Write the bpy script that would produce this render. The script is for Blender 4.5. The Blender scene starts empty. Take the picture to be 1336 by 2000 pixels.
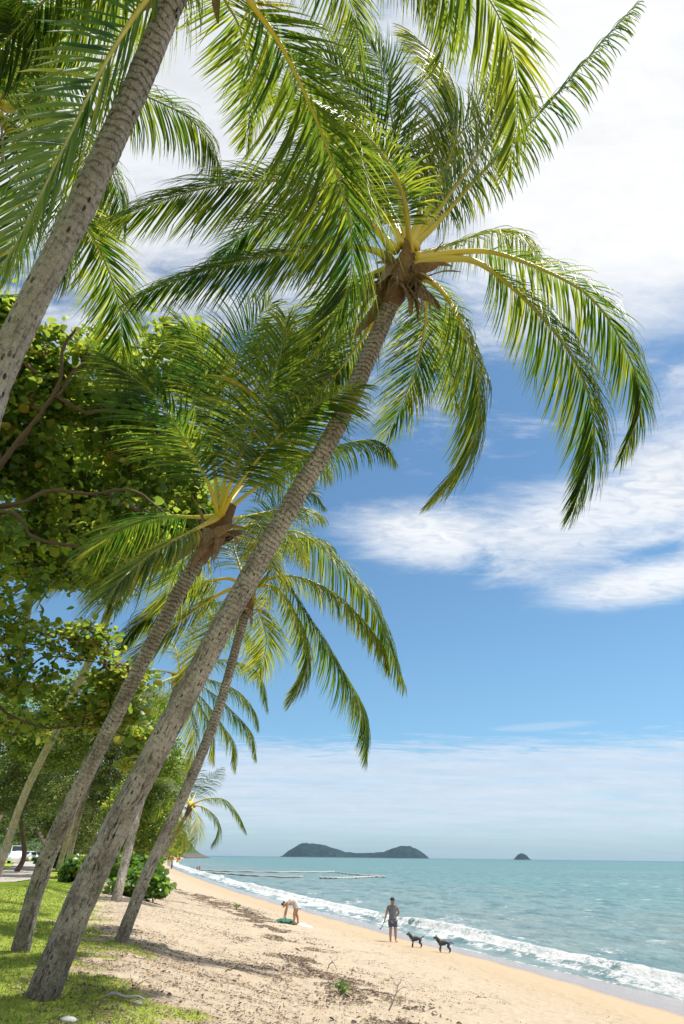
import bpy, bmesh, math, random
import numpy as np
from mathutils import Vector, Matrix
rad = math.radians
rng = np.random.default_rng(7)
random.seed(7)

# ---------------------------------------------------------------- camera
f = 1333.3; PITCH = math.atan(674 / f); ROLL = rad(.69)
FW = np.array([0, math.cos(PITCH), math.sin(PITCH)])
_r0 = np.array([1., 0, 0]); _u0 = np.array([0, -math.sin(PITCH), math.cos(PITCH)])
RT = math.cos(ROLL) * _r0 + math.sin(ROLL) * _u0
UP = -math.sin(ROLL) * _r0 + math.cos(ROLL) * _u0
CAM = np.array([0, 0, 3.75])
sc = bpy.context.scene
cd = bpy.data.cameras.new('camera'); cam = bpy.data.objects.new('camera', cd); sc.collection.objects.link(cam)
cd.sensor_fit = 'VERTICAL'; cd.sensor_height = 36; cd.sensor_width = 24.05; cd.lens = 24
cd.clip_start = .1; cd.clip_end = 90000
cam.matrix_world = Matrix(((RT[0], UP[0], -FW[0], CAM[0]), (RT[1], UP[1], -FW[1], CAM[1]), (RT[2], UP[2], -FW[2], CAM[2]), (0, 0, 0, 1)))
sc.camera = cam

def pix(px, py, t):                     # a point of the place from a sight line and a depth
    return CAM + (RT * (px - 668) + UP * (1000 - py) + FW * f) * t

# ---------------------------------------------------------------- node helper
class N:
    def __init__(s, tree): s.t = tree
    def new(s, ty, ins=(), **kw):
        n = s.t.nodes.new(ty)
        for k, v in kw.items(): setattr(n, k, v)
        for k, v in (ins.items() if isinstance(ins, dict) else enumerate(ins)):
            if v is None: continue
            if isinstance(v, bpy.types.NodeSocket): s.t.links.new(v, n.inputs[k])
            else: n.inputs[k].default_value = v
        return n
    def m(s, op, a, b=None, c=None, clamp=False):
        n = s.new('ShaderNodeMath', [a, b, c], operation=op); n.use_clamp = clamp
        return n.outputs[0]
    def ss(s, x, a, b, lo=0., hi=1.):
        n = s.new('ShaderNodeMapRange', {'Value': x, 'From Min': a, 'From Max': b, 'To Min': lo, 'To Max': hi}, interpolation_type='SMOOTHSTEP')
        return n.outputs[0]
    def mix(s, fac, a, b, blend='MIX'):
        n = s.new('ShaderNodeMix', data_type='RGBA', blend_type=blend)
        for k, v in ((0, fac), (6, a), (7, b)):
            if isinstance(v, bpy.types.NodeSocket): s.t.links.new(v, n.inputs[k])
            else: n.inputs[k].default_value = v if k == 0 else (tuple(v) + (1,))[:4]
        return n.outputs[2]
    def noise(s, vec, scale, detail=4, rough=.55, dist=0.):
        n = s.new('ShaderNodeTexNoise', {'Vector': vec, 'Scale': scale, 'Detail': detail, 'Roughness': rough, 'Distortion': dist})
        return n.outputs['Fac']
    def mapv(s, vec, scale=(1, 1, 1), loc=(0, 0, 0), rot=(0, 0, 0)):
        return s.new('ShaderNodeMapping', {'Vector': vec, 'Location': loc, 'Rotation': rot, 'Scale': scale}).outputs[0]
    def attr(s, name, out='Fac'):
        return s.new('ShaderNodeAttribute', attribute_name=name).outputs[out]
    def ramp(s, fac, stops):
        n = s.new('ShaderNodeValToRGB', {'Fac': fac}); cr = n.color_ramp
        while len(cr.elements) < len(stops): cr.elements.new(.5)
        for e, (p, c) in zip(cr.elements, stops): e.position = p; e.color = tuple(c) + (1,)
        return n.outputs[0]
    def bump(s, h, dist, strength=1., normal=None):
        return s.new('ShaderNodeBump', {'Strength': strength, 'Distance': dist, 'Height': h, 'Normal': normal}).outputs[0]

def newmat(name):
    m = bpy.data.materials.new(name); m.use_nodes = True; m.node_tree.nodes.clear()
    return m, N(m.node_tree)
def finish(n, shader, disp=None):
    n.new('ShaderNodeOutputMaterial', {'Surface': shader})
def simple(name, col, rough=.7, var=.25, scale=8., bump=0., metal=0., spec=.5):
    m, n = newmat(name); oc = n.new('ShaderNodeTexCoord').outputs['Object']
    no = n.noise(oc, scale)
    c = n.mix(no, [x * (1 - var) for x in col], [min(1, x * (1 + var)) for x in col])
    b = n.bump(no, bump) if bump else None
    p = n.new('ShaderNodeBsdfPrincipled', {'Base Color': c, 'Roughness': rough, 'Metallic': metal, 'Specular IOR Level': spec, 'Normal': b})
    finish(n, p.outputs[0]); return m

# ---------------------------------------------------------------- world sky
SUN_EL, SUN_AZ = rad(65), rad(82)        # azimuth clockwise from +Y (the view direction)
w = bpy.data.worlds.new('World'); sc.world = w; w.use_nodes = True; w.node_tree.nodes.clear(); n = N(w.node_tree)
sky = n.new('ShaderNodeTexSky', sky_type='NISHITA', sun_disc=False, sun_elevation=SUN_EL, sun_rotation=SUN_AZ,
            altitude=0, air_density=1.0, dust_density=.6, ozone_density=2.2).outputs[0]
gen = n.new('ShaderNodeTexCoord').outputs['Generated']
sx = n.new('ShaderNodeSeparateXYZ', [gen])
az = n.m('MULTIPLY', n.m('ARCTAN2', sx.outputs[0], sx.outputs[1]), 57.2958)
el = n.m('MULTIPLY', n.m('ARCSINE', sx.outputs[2]), 57.2958)
zz = n.m('ADD', n.m('MAXIMUM', sx.outputs[2], 0.), .10)
layer = n.new('ShaderNodeCombineXYZ', [n.m('DIVIDE', sx.outputs[0], zz), n.m('DIVIDE', sx.outputs[1], zz), 0.]).outputs[0]
n1 = n.noise(n.mapv(layer, (1, 1.5, 1), rot=(0, 0, .4)), 2.4, 8, .66, .4)
n2 = n.noise(n.mapv(layer, (1.0, 3.2, 1), rot=(0, 0, -.45)), 3.2, 7, .68, .8)
n3 = n.noise(n.mapv(layer, (.35, 1.6, 1), rot=(0, 0, .12)), 2.0, 6, .6, .6)
rip = n.noise(n.mapv(layer, (4, 9, 1), rot=(0, 0, -.5)), 2.2, 5, .62, 1.4)
na = n.m('SUBTRACT', n1, .5); nb = n.m('SUBTRACT', n2, .5)
def blob(a0, e0, ra, re, rot=0., lo=1.25, hi=.45, warp=1.4, warp2=.9):
    da = n.m('SUBTRACT', az, a0); de = n.m('SUBTRACT', el, e0)
    c, s_ = math.cos(rad(rot)), math.sin(rad(rot))
    u = n.m('DIVIDE', n.m('ADD', n.m('MULTIPLY', da, c), n.m('MULTIPLY', de, s_)), ra)
    v = n.m('DIVIDE', n.m('SUBTRACT', n.m('MULTIPLY', de, c), n.m('MULTIPLY', da, s_)), re)
    q = n.m('SQRT', n.m('ADD', n.m('MULTIPLY', u, u), n.m('MULTIPLY', v, v)))
    q = n.m('ADD', n.m('ADD', q, n.m('MULTIPLY', na, warp)), n.m('MULTIPLY', nb, warp2))
    return n.ss(q, lo, hi)
def over(a, b, k=1.): return n.m('SUBTRACT', 1., n.m('MULTIPLY', n.m('SUBTRACT', 1., a), n.m('SUBTRACT', 1., n.m('MULTIPLY', b, k))))
cl = blob(42, 55, 34, 17, 8, 1.2, .7, .5, .35)                  # the big bright bank high on the right
cl = n.m('MULTIPLY', cl, n.ss(n.m('ADD', n2, n1), .72, 1.0, .93, 1.))
cl = over(cl, blob(-30, 55, 60, 20, 0, 1.25, .2, 2.6, 1.9), .85)     # thin white veil behind the crowns
mid = blob(8, 24.5, 9, 3.0, -4, 1.2, .15, 1.6, .5)
mid = over(mid, blob(22, 25, 14, 4.2, 3, 1.25, .2, 1.9, .7), .85)
mid = over(mid, blob(36, 27, 12, 7, 0, 1.3, .3, 1.9, 1.0), .8)
mid = over(mid, blob(27, 19.6, 11, 1.9, 5, 1.2, .25, 1.3, .5), .9)
cl = over(cl, n.m('MULTIPLY', mid, n.ss(n.m('ADD', rip, n.m('MULTIPLY', n2, .7)), .55, .95, .66, 1.)), .97)
cl = over(cl, blob(2, 8, 0.1, 0.1), 0.)
veil = n.m('MULTIPLY', n.ss(n.m('ADD', el, n.m('MULTIPLY', nb, 5.)), 8.8, 6.6), n.ss(n.m('ADD', n3, n.m('MULTIPLY', nb, .3)), .25, .62, .62, 1.))
veil2 = n.m('MULTIPLY', n.ss(el, 5.6, 3.0), .35)
veil = n.m('MULTIPLY', veil, n.ss(el, .5, 3.2, .35, 1.))
puff = over(blob(14, 4.6, 5.5, .55, 0, 1.1, .5, .5, .9), blob(16, 9.2, 5, .35, 2, 1.1, .4, .5, .9), .5)
cl = over(over(cl, veil, .80), puff, .5)
ripk = n.ss(rip, .3, .75, .93, 1.)
bright = n.m('MULTIPLY', ripk, n.ss(n1, .25, .7, .93, 1.03))
CLK = 7.1
fillk = n.m('MULTIPLY', n.m('MAXIMUM', n.ss(sx.outputs[1], .12, -.35), n.ss(el, 64., 72.)), n.ss(n1, .30, .52, .35, 1.))
cl = over(cl, n.m('MULTIPLY', fillk, n.ss(el, 2., 10.)), .92)      # unseen bright cloud added overhead and behind the camera as fill light
lk = n.m('MULTIPLY', bright, n.ss(el, 16., 5., CLK, 6.1))
ccol = n.mix(n.ss(el, 14., 5.), (.97, .985, 1.), (.84, .92, 1.04)); ccol = n.new('ShaderNodeVectorMath', {0: ccol, 'Scale': lk}, operation='SCALE').outputs[0]
lowk = n.ss(el, 14., 0.)
lp = n.mix(1., sky, n.mix(lowk, (.68, .90, .95), (.52, .76, .98)), 'MULTIPLY')
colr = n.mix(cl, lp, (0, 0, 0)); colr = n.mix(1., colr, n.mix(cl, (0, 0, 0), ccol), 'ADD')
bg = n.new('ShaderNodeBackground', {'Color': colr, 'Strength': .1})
n.new('ShaderNodeOutputWorld', {'Surface': bg.outputs[0]})

sl = bpy.data.lights.new('sun', 'SUN'); sl.energy = 4.3; sl.angle = rad(.53); sl.color = (1, .955, .88)
so = bpy.data.objects.new('sun', sl); sc.collection.objects.link(so)
sdir = Vector((math.sin(SUN_AZ) * math.cos(SUN_EL), math.cos(SUN_AZ) * math.cos(SUN_EL), math.sin(SUN_EL)))
so.rotation_euler = sdir.to_track_quat('Z', 'Y').to_euler(); so.location = (30, 20, 60)
sc.view_settings.view_transform = 'Standard'; sc.view_settings.look = 'None'; sc.view_settings.gamma = 1
sc.view_settings.exposure = 0.60
sc.render.engine = 'CYCLES'
cy = sc.cycles; cy.max_bounces = 7; cy.transparent_max_bounces = 8; cy.transmission_bounces = 6; cy.diffuse_bounces = 4
cy.sample_clamp_indirect = 6; cy.caustics_reflective = False; cy.caustics_refractive = False

# ---------------------------------------------------------------- object helpers
COL = sc.collection; ORI = {}
def tag(o, label=None, cat=None, group=None, kind=None):
    if label: o['label'] = label
    if cat: o['category'] = cat
    if group: o['group'] = group
    if kind: o['kind'] = kind
    return o
def thing(name, label, cat, loc, group=None):
    o = bpy.data.objects.new(name, None); COL.objects.link(o); o.location = tuple(float(c) for c in loc)
    o.empty_display_size = .3
    ORI[o] = np.array(loc, float); return tag(o, label, cat, group)
def mk(name, V, Fc, mat, parent=None, attrs=None, smooth=False, origin=None):
    V = np.asarray(V, float).reshape(-1, 3)
    og = ORI[parent] if parent is not None else (np.array(origin, float) if origin is not None else np.zeros(3))
    me = bpy.data.meshes.new(name)
    if isinstance(Fc, np.ndarray):
        k = Fc.shape[1]; me.vertices.add(len(V)); me.vertices.foreach_set('co', (V - og).astype(np.float32).ravel())
        me.loops.add(Fc.size); me.loops.foreach_set('vertex_index', Fc.astype(np.int32).ravel())
        me.polygons.add(len(Fc)); me.polygons.foreach_set('loop_start', np.arange(0, Fc.size, k, dtype=np.int32))
        me.update(calc_edges=True)
    else:
        me.from_pydata((V - og).tolist(), [], [list(map(int, q)) for q in Fc]); me.update()
    if attrs:
        for k, a in attrs.items():
            a = np.asarray(a, np.float32)
            if a.ndim == 2: at = me.attributes.new(k, 'FLOAT_VECTOR', 'POINT'); at.data.foreach_set('vector', a.ravel())
            else: at = me.attributes.new(k, 'FLOAT', 'POINT'); at.data.foreach_set('value', a)
    if smooth: me.polygons.foreach_set('use_smooth', np.ones(len(me.polygons), bool))
    me.materials.append(mat)
    o = bpy.data.objects.new(name, me); COL.objects.link(o)
    if parent is not None: o.parent = parent; ORI[o] = og
    else:
        if origin is not None: o.location = tuple(og)
        ORI[o] = og
    # the mesh sits in its thing's frame, so child origins coincide with the thing's base
    return o
def nrm(v): return v / np.maximum(np.linalg.norm(v, axis=-1, keepdims=True), 1e-9)
def spline(K, m):
    K = np.asarray(K, float); k = len(K)
    if k == 2: K = np.array([K[0], (K[0] + K[1]) / 2, K[1]]); k = 3
    Q = np.vstack([2 * K[0] - K[1], K, 2 * K[-1] - K[-2]])
    out = []
    for i in range(k - 1):
        p0, p1, p2, p3 = Q[i:i + 4]; t = np.linspace(0, 1, 24, endpoint=(i == k - 2))[:, None]
        out.append(.5 * (2 * p1 + (p2 - p0) * t + (2 * p0 - 5 * p1 + 4 * p2 - p3) * t ** 2 + (3 * p1 - p0 - 3 * p2 + p3) * t ** 3))
    S = np.vstack(out); L = np.r_[0, np.cumsum(np.linalg.norm(np.diff(S, axis=0), axis=1))]
    q = np.linspace(0, L[-1], m)
    return np.stack([np.interp(q, L, S[:, j]) for j in range(S.shape[1])], 1), L[-1]
def frames(Pn, s0=None):
    T = nrm(np.gradient(Pn, axis=0))
    if s0 is None:
        s0 = np.cross(T[0], (0, 0, 1.));
        if np.linalg.norm(s0) < .15: s0 = np.cross(T[0], (0, 1., 0))
    S = np.zeros_like(T); s = nrm(s0 - T[0] * np.dot(s0, T[0]))
    for i in range(len(T)):
        s = nrm(s - T[i] * np.dot(s, T[i])); S[i] = s
    return T, S, np.cross(S, T)
def tube(Pn, R, k=8, cap=True, rmod=None, s0=None):
    T, S, Nn = frames(Pn, s0); R = np.broadcast_to(np.asarray(R, float), (len(Pn),))
    a = np.linspace(0, 2 * np.pi, k, endpoint=False)
    rr = R[:, None] * (rmod if rmod is not None else 1.)
    V = Pn[:, None] + (S[:, None] * np.cos(a)[None, :, None] + Nn[:, None] * np.sin(a)[None, :, None]) * np.broadcast_to(rr, (len(Pn), k))[:, :, None]
    i = np.arange(len(Pn) - 1)[:, None] * k; j = np.arange(k)[None]; j2 = (j + 1) % k
    Fc = np.stack([i + j, i + j2, i + k + j2, i + k + j], -1).reshape(-1, 4)
    V = V.reshape(-1, 3); 
    if cap:
        V = np.vstack([V, Pn[0], Pn[-1]]); c0 = len(V) - 2; e = (len(Pn) - 1) * k; jj = np.arange(k)
        Fc = np.vstack([Fc, np.stack([np.full(k, c0), (jj + 1) % k, jj, jj], 1)[:, :4] if False else np.stack([np.full(k, c0), (jj + 1) % k, jj, np.full(k, c0)], 1)[:, :4]])[:-k] if False else Fc
        F3 = [(c0, int((x + 1) % k), int(x)) for x in jj] + [(c0 + 1, int(e + x), int(e + (x + 1) % k)) for x in jj]
        return V, Fc, F3
    return V, Fc, []
class MB:
    def __init__(s): s.V = []; s.F = []; s.n = 0; s.A = []
    def add(s, V, Fc, F3=(), a=None):
        V = np.asarray(V, float)
        s.F += (np.asarray(Fc) + s.n).tolist() if len(Fc) else []
        s.F += [tuple(np.array(q) + s.n) for q in F3]
        s.V.append(V); s.A.append(np.full(len(V), 0. if a is None else a)); s.n += len(V)
    def tube(s, K, R, k=8, m=8, a=None):
        Pn, _ = spline(K, m); R = np.interp(np.linspace(0, 1, m), np.linspace(0, 1, len(np.atleast_1d(R))), np.atleast_1d(R))
        s.add(*tube(Pn, R, k), a=a)
    def box(s, c, d, rz=0., a=None):
        c = np.array(c, float); q = np.array([[x, y, z] for x in (-.5, .5) for y in (-.5, .5) for z in (-.5, .5)]) * np.array(d)
        cs, sn = math.cos(rz), math.sin(rz); q = np.stack([q[:, 0] * cs - q[:, 1] * sn, q[:, 0] * sn + q[:, 1] * cs, q[:, 2]], 1) + c
        s.add(q, [(0, 1, 3, 2), (4, 6, 7, 5), (0, 4, 5, 1), (2, 3, 7, 6), (0, 2, 6, 4), (1, 5, 7, 3)], a=a)
    def build(s, name, mat, parent=None, smooth=False, origin=None):
        return mk(name, np.vstack(s.V), s.F, mat, parent, {'v': np.concatenate(s.A)}, smooth, origin)
def _h(i, j, sd): 
    v = np.sin(i * 127.1 + j * 311.7 + sd * 74.7) * 43758.5453
    return v - np.floor(v)
def vn(x, y, sd=0):
    i = np.floor(x); j = np.floor(y); u = x - i; v = y - j; u = u * u * (3 - 2 * u); v = v * v * (3 - 2 * v)
    return (_h(i, j, sd) * (1 - u) + _h(i + 1, j, sd) * u) * (1 - v) + (_h(i, j + 1, sd) * (1 - u) + _h(i + 1, j + 1, sd) * u) * v
def fbm(x, y, sd=0, o=4):
    r = 0; a = .5
    for k in range(o): r = r + a * vn(x * 2 ** k, y * 2 ** k, sd + k); a *= .5
    return r / (1 - .5 ** o)
def sstep(x, a, b): t = np.clip((x - a) / (b - a), 0, 1); return t * t * (3 - 2 * t)

# ---------------------------------------------------------------- the lie of the land
_sy = [-60, 0, 25, 31.3, 38.8, 47.8, 55.2, 68, 88, 109, 147, 213, 317, 527, 1100, 1500, 1700, 3500, 15000]
_sx = [34, 17, 10.6, 8.7, 6.0, 3.25, .95, -3.3, -9.2, -15, -25.2, -42.4, -68, -114, -224, -262, -420, -4000, -9500]
def xs(y): return np.interp(y, _sy, _sx)
def hgt(x, y):
    x = np.asarray(x, float); y = np.asarray(y, float); d = xs(y) - x
    z = np.interp(d, [-400, -60, -10, 0, 2.4, 5, 10, 14, 17, 20, 30, 60, 150, 500, 3000], [-8, -4, -1.1, 0, .16, .36, .92, 1.5, 2.12, 2.3, 2.5, 2.7, 2.95, 5, 12])
    up = sstep(d, 2.5, 6)
    z = z + up * (.16 * (fbm(x * .35, y * .22, 3) - .5) + .05 * (fbm(x * 1.6, y * 1.3, 5) - .5))
    near = np.exp(-(y / 90) ** 2)
    z = z + up * near * .035 * (fbm(x * 4.5, y * 4.5, 8, 2) - .5) * 2
    z = z + .35 * sstep(d, 18, 21) * np.exp(-((y - 27) / 8) ** 2) * np.exp(-((d - 21) / 4) ** 2)
    return z
def ground(px, py):
    dd = RT * (px - 668) + UP * (1000 - py) + FW * f
    t = np.linspace(.003, .5, 60000); q = CAM + dd[None] * t[:, None]
    k = np.argmax(q[:, 2] < hgt(q[:, 0], q[:, 1])); return q[k], t[k]
def grassmask(x, y):
    d = xs(y) - x
    edge = np.interp(y, [0, 9, 12, 15, 18, 22, 28, 40, 80], [16.9, 17.0, 17.0, 17.4, 18.4, 18.6, 18.8, 18.5, 18.5])
    m = d - edge + 3.6 * (fbm(x * .35, y * 1.1, 11) - .5) + 2.2 * (fbm(x * 2.2, y * 3.5, 12) - .5)
    return sstep(m, -1.1, .9)

# terrain sheet
ys = [-40., -20, -8, 0, 4]; st = .16
while ys[-1] < 1700: ys.append(ys[-1] + max(.16, .016 * (ys[-1] - 5) if ys[-1] > 14 else .16))
ys = np.array(ys)
ds = list(np.r_[-400, -120, -60, -30, -15, -8, -5, np.arange(-3, 22, .16)]); s_ = .2
while ds[-1] < 2600: s_ *= 1.12; ds.append(ds[-1] + s_)
ds = np.array(ds); Y, D = np.meshgrid(ys, ds, indexing='ij'); X = xs(Y) - D; Z = hgt(X, Y)
def gridF(a, b):
    i = np.arange(a - 1)[:, None] * b; j = np.arange(b - 1)[None]
    return np.stack([i + j, i + j + 1, i + b + j + 1, i + b + j], -1).reshape(-1, 4)
gm = grassmask(X, Y)

m_ground, n = newmat('beach_ground'); oc = n.new('ShaderNodeTexCoord').outputs['Object']
sd = n.attr('sd'); gr = n.attr('gr')
nA = n.noise(oc, .8, 5, .6); nB = n.noise(oc, 6., 6, .65); nC = n.noise(oc, 38., 3, .6)
nS = n.noise(n.mapv(oc, (1, .35, 1), rot=(0, 0, .3)), 2.5, 6, .65)
dry = n.mix(nA, (.37, .295, .215), (.44, .36, .265)); dry = n.mix(n.ss(nB, .42, .75), dry, (.50, .415, .31)); dry = n.mix(n.ss(nC, .62, .8, 0, .55), dry, (.30, .21, .14))
dry = n.mix(n.ss(nS, .58, .75, 0, .30), dry, (.38, .28, .19))
sdn = n.m('ADD', sd, n.m('MULTIPLY', n.m('SUBTRACT', nA, .5), 2.0))
damp = n.mix(nB, (.37, .285, .19), (.42, .33, .22))
c = n.mix(n.ss(sdn, 3.6, 7.5), damp, dry)
wetk = n.ss(n.m('ADD', sd, n.m('MULTIPLY', n.m('SUBTRACT', n.noise(oc, .35, 3), .5), 1.2)), 2.9, 2.2)
c = n.mix(wetk, c, (.27, .205, .165))
gcol = n.mix(n.noise(oc, 1.1, 5, .6), (.19, .235, .04), (.34, .38, .065)); gcol = n.mix(n.ss(nB, .55, .8, 0, .6), gcol, (.30, .24, .10))
soil = n.mix(nB, (.20, .15, .085), (.38, .29, .17))
grk = n.ss(n.m('ADD', gr, n.m('MULTIPLY', n.m('SUBTRACT', nB, .5), .9)), .35, .75)
c = n.mix(n.ss(gr, .02, .4, 0, .5), c, soil); c = n.mix(grk, c, gcol)
hh = n.m('ADD', n.m('ADD', n.m('MULTIPLY', nB, 1.), n.m('MULTIPLY', nC, .35)), n.m('MULTIPLY', n.noise(oc, 2.6, 2), 1.4))
foot = n.new('ShaderNodeTexVoronoi', {'Vector': n.mapv(oc, (1, .6, 1), rot=(0, 0, .25)), 'Scale': 2.3}, feature='SMOOTH_F1').outputs['Distance']
hh = n.m('ADD', hh, n.m('MULTIPLY', n.ss(foot, .08, .42), .9))
bs = n.ss(sdn, 2.6, 5.5, .04, 1.)
b = n.new('ShaderNodeBump', {'Strength': bs, 'Distance': .05, 'Height': hh}).outputs[0]
p = n.new('ShaderNodeBsdfPrincipled', {'Base Color': c, 'Roughness': n.m('SUBTRACT', .92, n.m('MULTIPLY', wetk, .78)), 'Specular IOR Level': n.m('ADD', .15, n.m('MULTIPLY', wetk, .45)), 'Normal': b})
finish(n, p.outputs[0])
terr = mk('ground', np.stack([X, Y, Z], -1), gridF(len(ys), len(ds)), m_ground, attrs={'sd': D.ravel(), 'gr': gm.ravel()}, smooth=True)
tag(terr, kind='structure')

# path
m_path = simple('path_concrete', (.36, .32, .28), .9, .3, 3., .01)
pp = [ground(-160, 1726)[0], ground(-40, 1722)[0], ground(18, 1715)[0], ground(50, 1702)[0], ground(56, 1692)[0], ground(52, 1686)[0], ground(45, 1683)[0]]
Pn, _ = spline([(q[0], q[1], 0) for q in pp], 90); T = nrm(np.gradient(Pn, axis=0)); S = np.stack([-T[:, 1], T[:, 0], 0 * T[:, 0]], 1)
off = np.linspace(-1.7, 1.7, 7); PV = Pn[:, None] + S[:, None] * off[None, :, None]
PV[..., 2] = hgt(PV[..., 0], PV[..., 1]) + .05
Vt = PV.reshape(-1, 3); tag(mk('path', Vt, gridF(90, 7), m_path, smooth=True), kind='structure')

# ---------------------------------------------------------------- sea
oy = [6.]
while oy[-1] < 15000: oy.append(oy[-1] + max(.13, .010 * (oy[-1] - 8)) * (1 if oy[-1] < 400 else 3 if oy[-1] < 3000 else 12))
oy = np.array(oy); oo = list(np.arange(-2.6, 8.5, .13)); s_ = .13
while oo[-1] < 21000: s_ *= 1.055; oo.append(oo[-1] + s_)
oo = np.array(oo); Y, O = np.meshgrid(oy, oo, indexing='ij'); X = xs(Y) + O
fade = 1 / (1 + (Y / 260) ** 2)
lob = .9 * (fbm(Y * .16, Y * 0, 21, 3) - .5) * 2
oc_ = np.interp(Y, [20, 45], [1.9, 2.5]) + .8 * (fbm(Y * .11, Y * 0 + 3, 22, 3) - .5) * 2          # breaker line
br = .55 + .45 * sstep(fbm(Y * .09, Y * 0 + 9, 23, 2), .35, .6)
wv = np.where(O < oc_, .38, 1.1)
Zs = .40 * br * np.exp(-((O - oc_) / wv) ** 2)
oc2 = oc_ - 1.4 + .8 * (fbm(Y * .21, Y * 0 + 5, 27, 3) - .5)
Zs += .13 * np.exp(-((O - oc2) / .35) ** 2)
Zs += .07 * sstep(O, 5, 12) * np.sin(O * .9 + 5 * fbm(X * .06, Y * .06, 24)) * fade + .05 * sstep(O, 4, 8) * (fbm(X * .7, Y * .5, 25) - .5) * fade * 2
foam = sstep(O + lob * .5, -.35, .6) * (1 - sstep(O, oc_ + .1, oc_ + .35 + 1.0 * fbm(X * .6, Y * .6, 26))) * (.58 + .55 * sstep(fbm(X * .9, Y * .35, 33), .36, .62)) * (.55 + .45 * sstep(O, .8, 2.2))
Zs += foam * (.16 * (fbm(X * 2.3, Y * 1.6, 28) - .45) + .05 * (fbm(X * 8, Y * 6, 29, 2) - .5)) * sstep(O, .2, 1.5)
gz = hgt(X, Y); film = gz + .012
Zs = np.where(O < 6, np.maximum(Zs, film), Zs)
dry_ = O < (-.75 + lob)
Zs = np.where(dry_, gz - .06, Zs)
foam = np.where(dry_, 0, foam)
edge = np.exp(-((O - (-.75 + lob) - .1) / .12) ** 2) * (O < 1); foam = np.maximum(foam, edge * .55)
back = sstep(fbm(X * .35, Y * .12, 31), .56, .70) * (1 - sstep(O, 6, 13)) * sstep(O, 4, 5)
foam = np.maximum(foam, back * .36)
m_sea, n = newmat('sea_water'); oc = n.new('ShaderNodeTexCoord').outputs['Object']; fo = n.attr('foam'); of = n.attr('off')
w1 = n.noise(n.mapv(oc, (1, .55, 1), rot=(0, 0, .3)), 1.1, 8, .62); w2 = n.noise(n.mapv(oc, (1, .5, 1), rot=(0, 0, .2)), .12, 6, .65)
w3 = n.noise(n.mapv(oc, (.35, 1, 1)), .010, 5, .6)
big = n.noise(n.mapv(oc, (1, .4, 1), rot=(0, 0, .35)), .03, 8, .7)
deep = n.mix(n.ss(of, 8, 55), (.165, .19, .175), (.085, .160, .145))
deep = n.mix(n.ss(of, 60, 500), deep, (.048, .138, .122)); deep = n.mix(n.ss(of, 900, 5000), deep, (.003, .04, .05))
deep = n.mix(n.ss(w3, .35, .65, 0, .4), deep, (.13, .26, .235)); deep = n.mix(n.ss(w2, .35, .7, 0, .35), deep, (.04, .17, .19))
deep = n.mix(n.ss(w1, .45, .70, 0, .5), deep, (.25, .32, .30)); deep = n.mix(n.ss(n.noise(n.mapv(oc, (1, .4, 1), rot=(0, 0, .3)), .45, 7, .7), .48, .62, 0, .6), deep, (.025, .085, .09))
fn = n.noise(oc, 5.5, 7, .7); fn2 = n.noise(n.mapv(oc, (1, .5, 1)), 1.7, 6, .65)
fk = n.ss(n.m('ADD', fo, n.m('ADD', n.m('MULTIPLY', n.m('SUBTRACT', fn, .5), 1.7), n.m('MULTIPLY', n.m('SUBTRACT', fn2, .5), 1.7))), .34, .62)
fk = n.m('MULTIPLY', fk, n.ss(fo, .02, .15))
wc = n.noise(n.mapv(oc, (1, 1, 1), rot=(0, 0, .4)), .35, 7, .75); wcg = n.noise(oc, .025, 4, .6)
cap = n.m('MULTIPLY', n.ss(n.m('ADD', wc, n.m('MULTIPLY', wcg, .25)), .725, .77), n.ss(of, 8, 14))
fk = n.m('MAXIMUM', fk, n.m('MULTIPLY', cap, .7))
hb = n.m('ADD', n.m('MULTIPLY', w1, .5), n.m('MULTIPLY', w2, 3.)); hb = n.m('ADD', hb, n.m('MULTIPLY', big, 5.))
bst = n.ss(of, 0, 4, .15, 1.)
bw = n.new('ShaderNodeBump', {'Strength': bst, 'Distance': .32, 'Height': hb}).outputs[0]
wp = n.new('ShaderNodeBsdfPrincipled', {'Base Color': deep, 'Roughness': .32, 'IOR': 1.33, 'Specular IOR Level': .26, 'Normal': bw})
fb = n.bump(n.m('ADD', fn, fn2), .22)
fcol = n.mix(n.ss(n.m('ADD', fn, fn2), .8, 1.15), (.44, .48, .48), (.70, .70, .69))
fp = n.new('ShaderNodeBsdfPrincipled', {'Base Color': fcol, 'Roughness': .75, 'Normal': fb})
ms = n.new('ShaderNodeMixShader', [fk, wp.outputs[0], fp.outputs[0]]); finish(n, ms.outputs[0])
sea = mk('sea', np.stack([X, Y, Zs], -1), gridF(len(oy), len(oo))[:, ::-1].copy(), m_sea, attrs={'foam': foam.ravel(), 'off': O.ravel()}, smooth=True)
tag(sea, kind='structure')

# ---------------------------------------------------------------- leaf materials
def leafmat(name, lo, mid, hi, tr, rough=.36, tfac=.5, spec=.5):
    m, n = newmat(name); v = n.attr('v'); oc = n.new('ShaderNodeTexCoord').outputs['Object']
    no = n.noise(oc, 1.3, 3); vv = n.m('ADD', v, n.m('MULTIPLY', n.m('SUBTRACT', no, .5), .35), clamp=True)
    c = n.ramp(vv, [(0, lo), (.45, mid), (.85, hi), (1, (.34, .20, .055))])
    p = n.new('ShaderNodeBsdfPrincipled', {'Base Color': c, 'Roughness': rough, 'Specular IOR Level': spec})
    t = n.new('ShaderNodeBsdfTranslucent', {'Color': n.mix(vv, tr[0], tr[1])})
    s = n.new('ShaderNodeMixShader', [tfac, p.outputs[0], t.outputs[0]]); finish(n, s.outputs[0]); return m
m_frond = leafmat('palm_leaf', (.010, .034, .012), (.050, .108, .018), (.23, .25, .03), ((.07, .22, .02), (.74, .74, .05)), .38, .47, .42)
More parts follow.
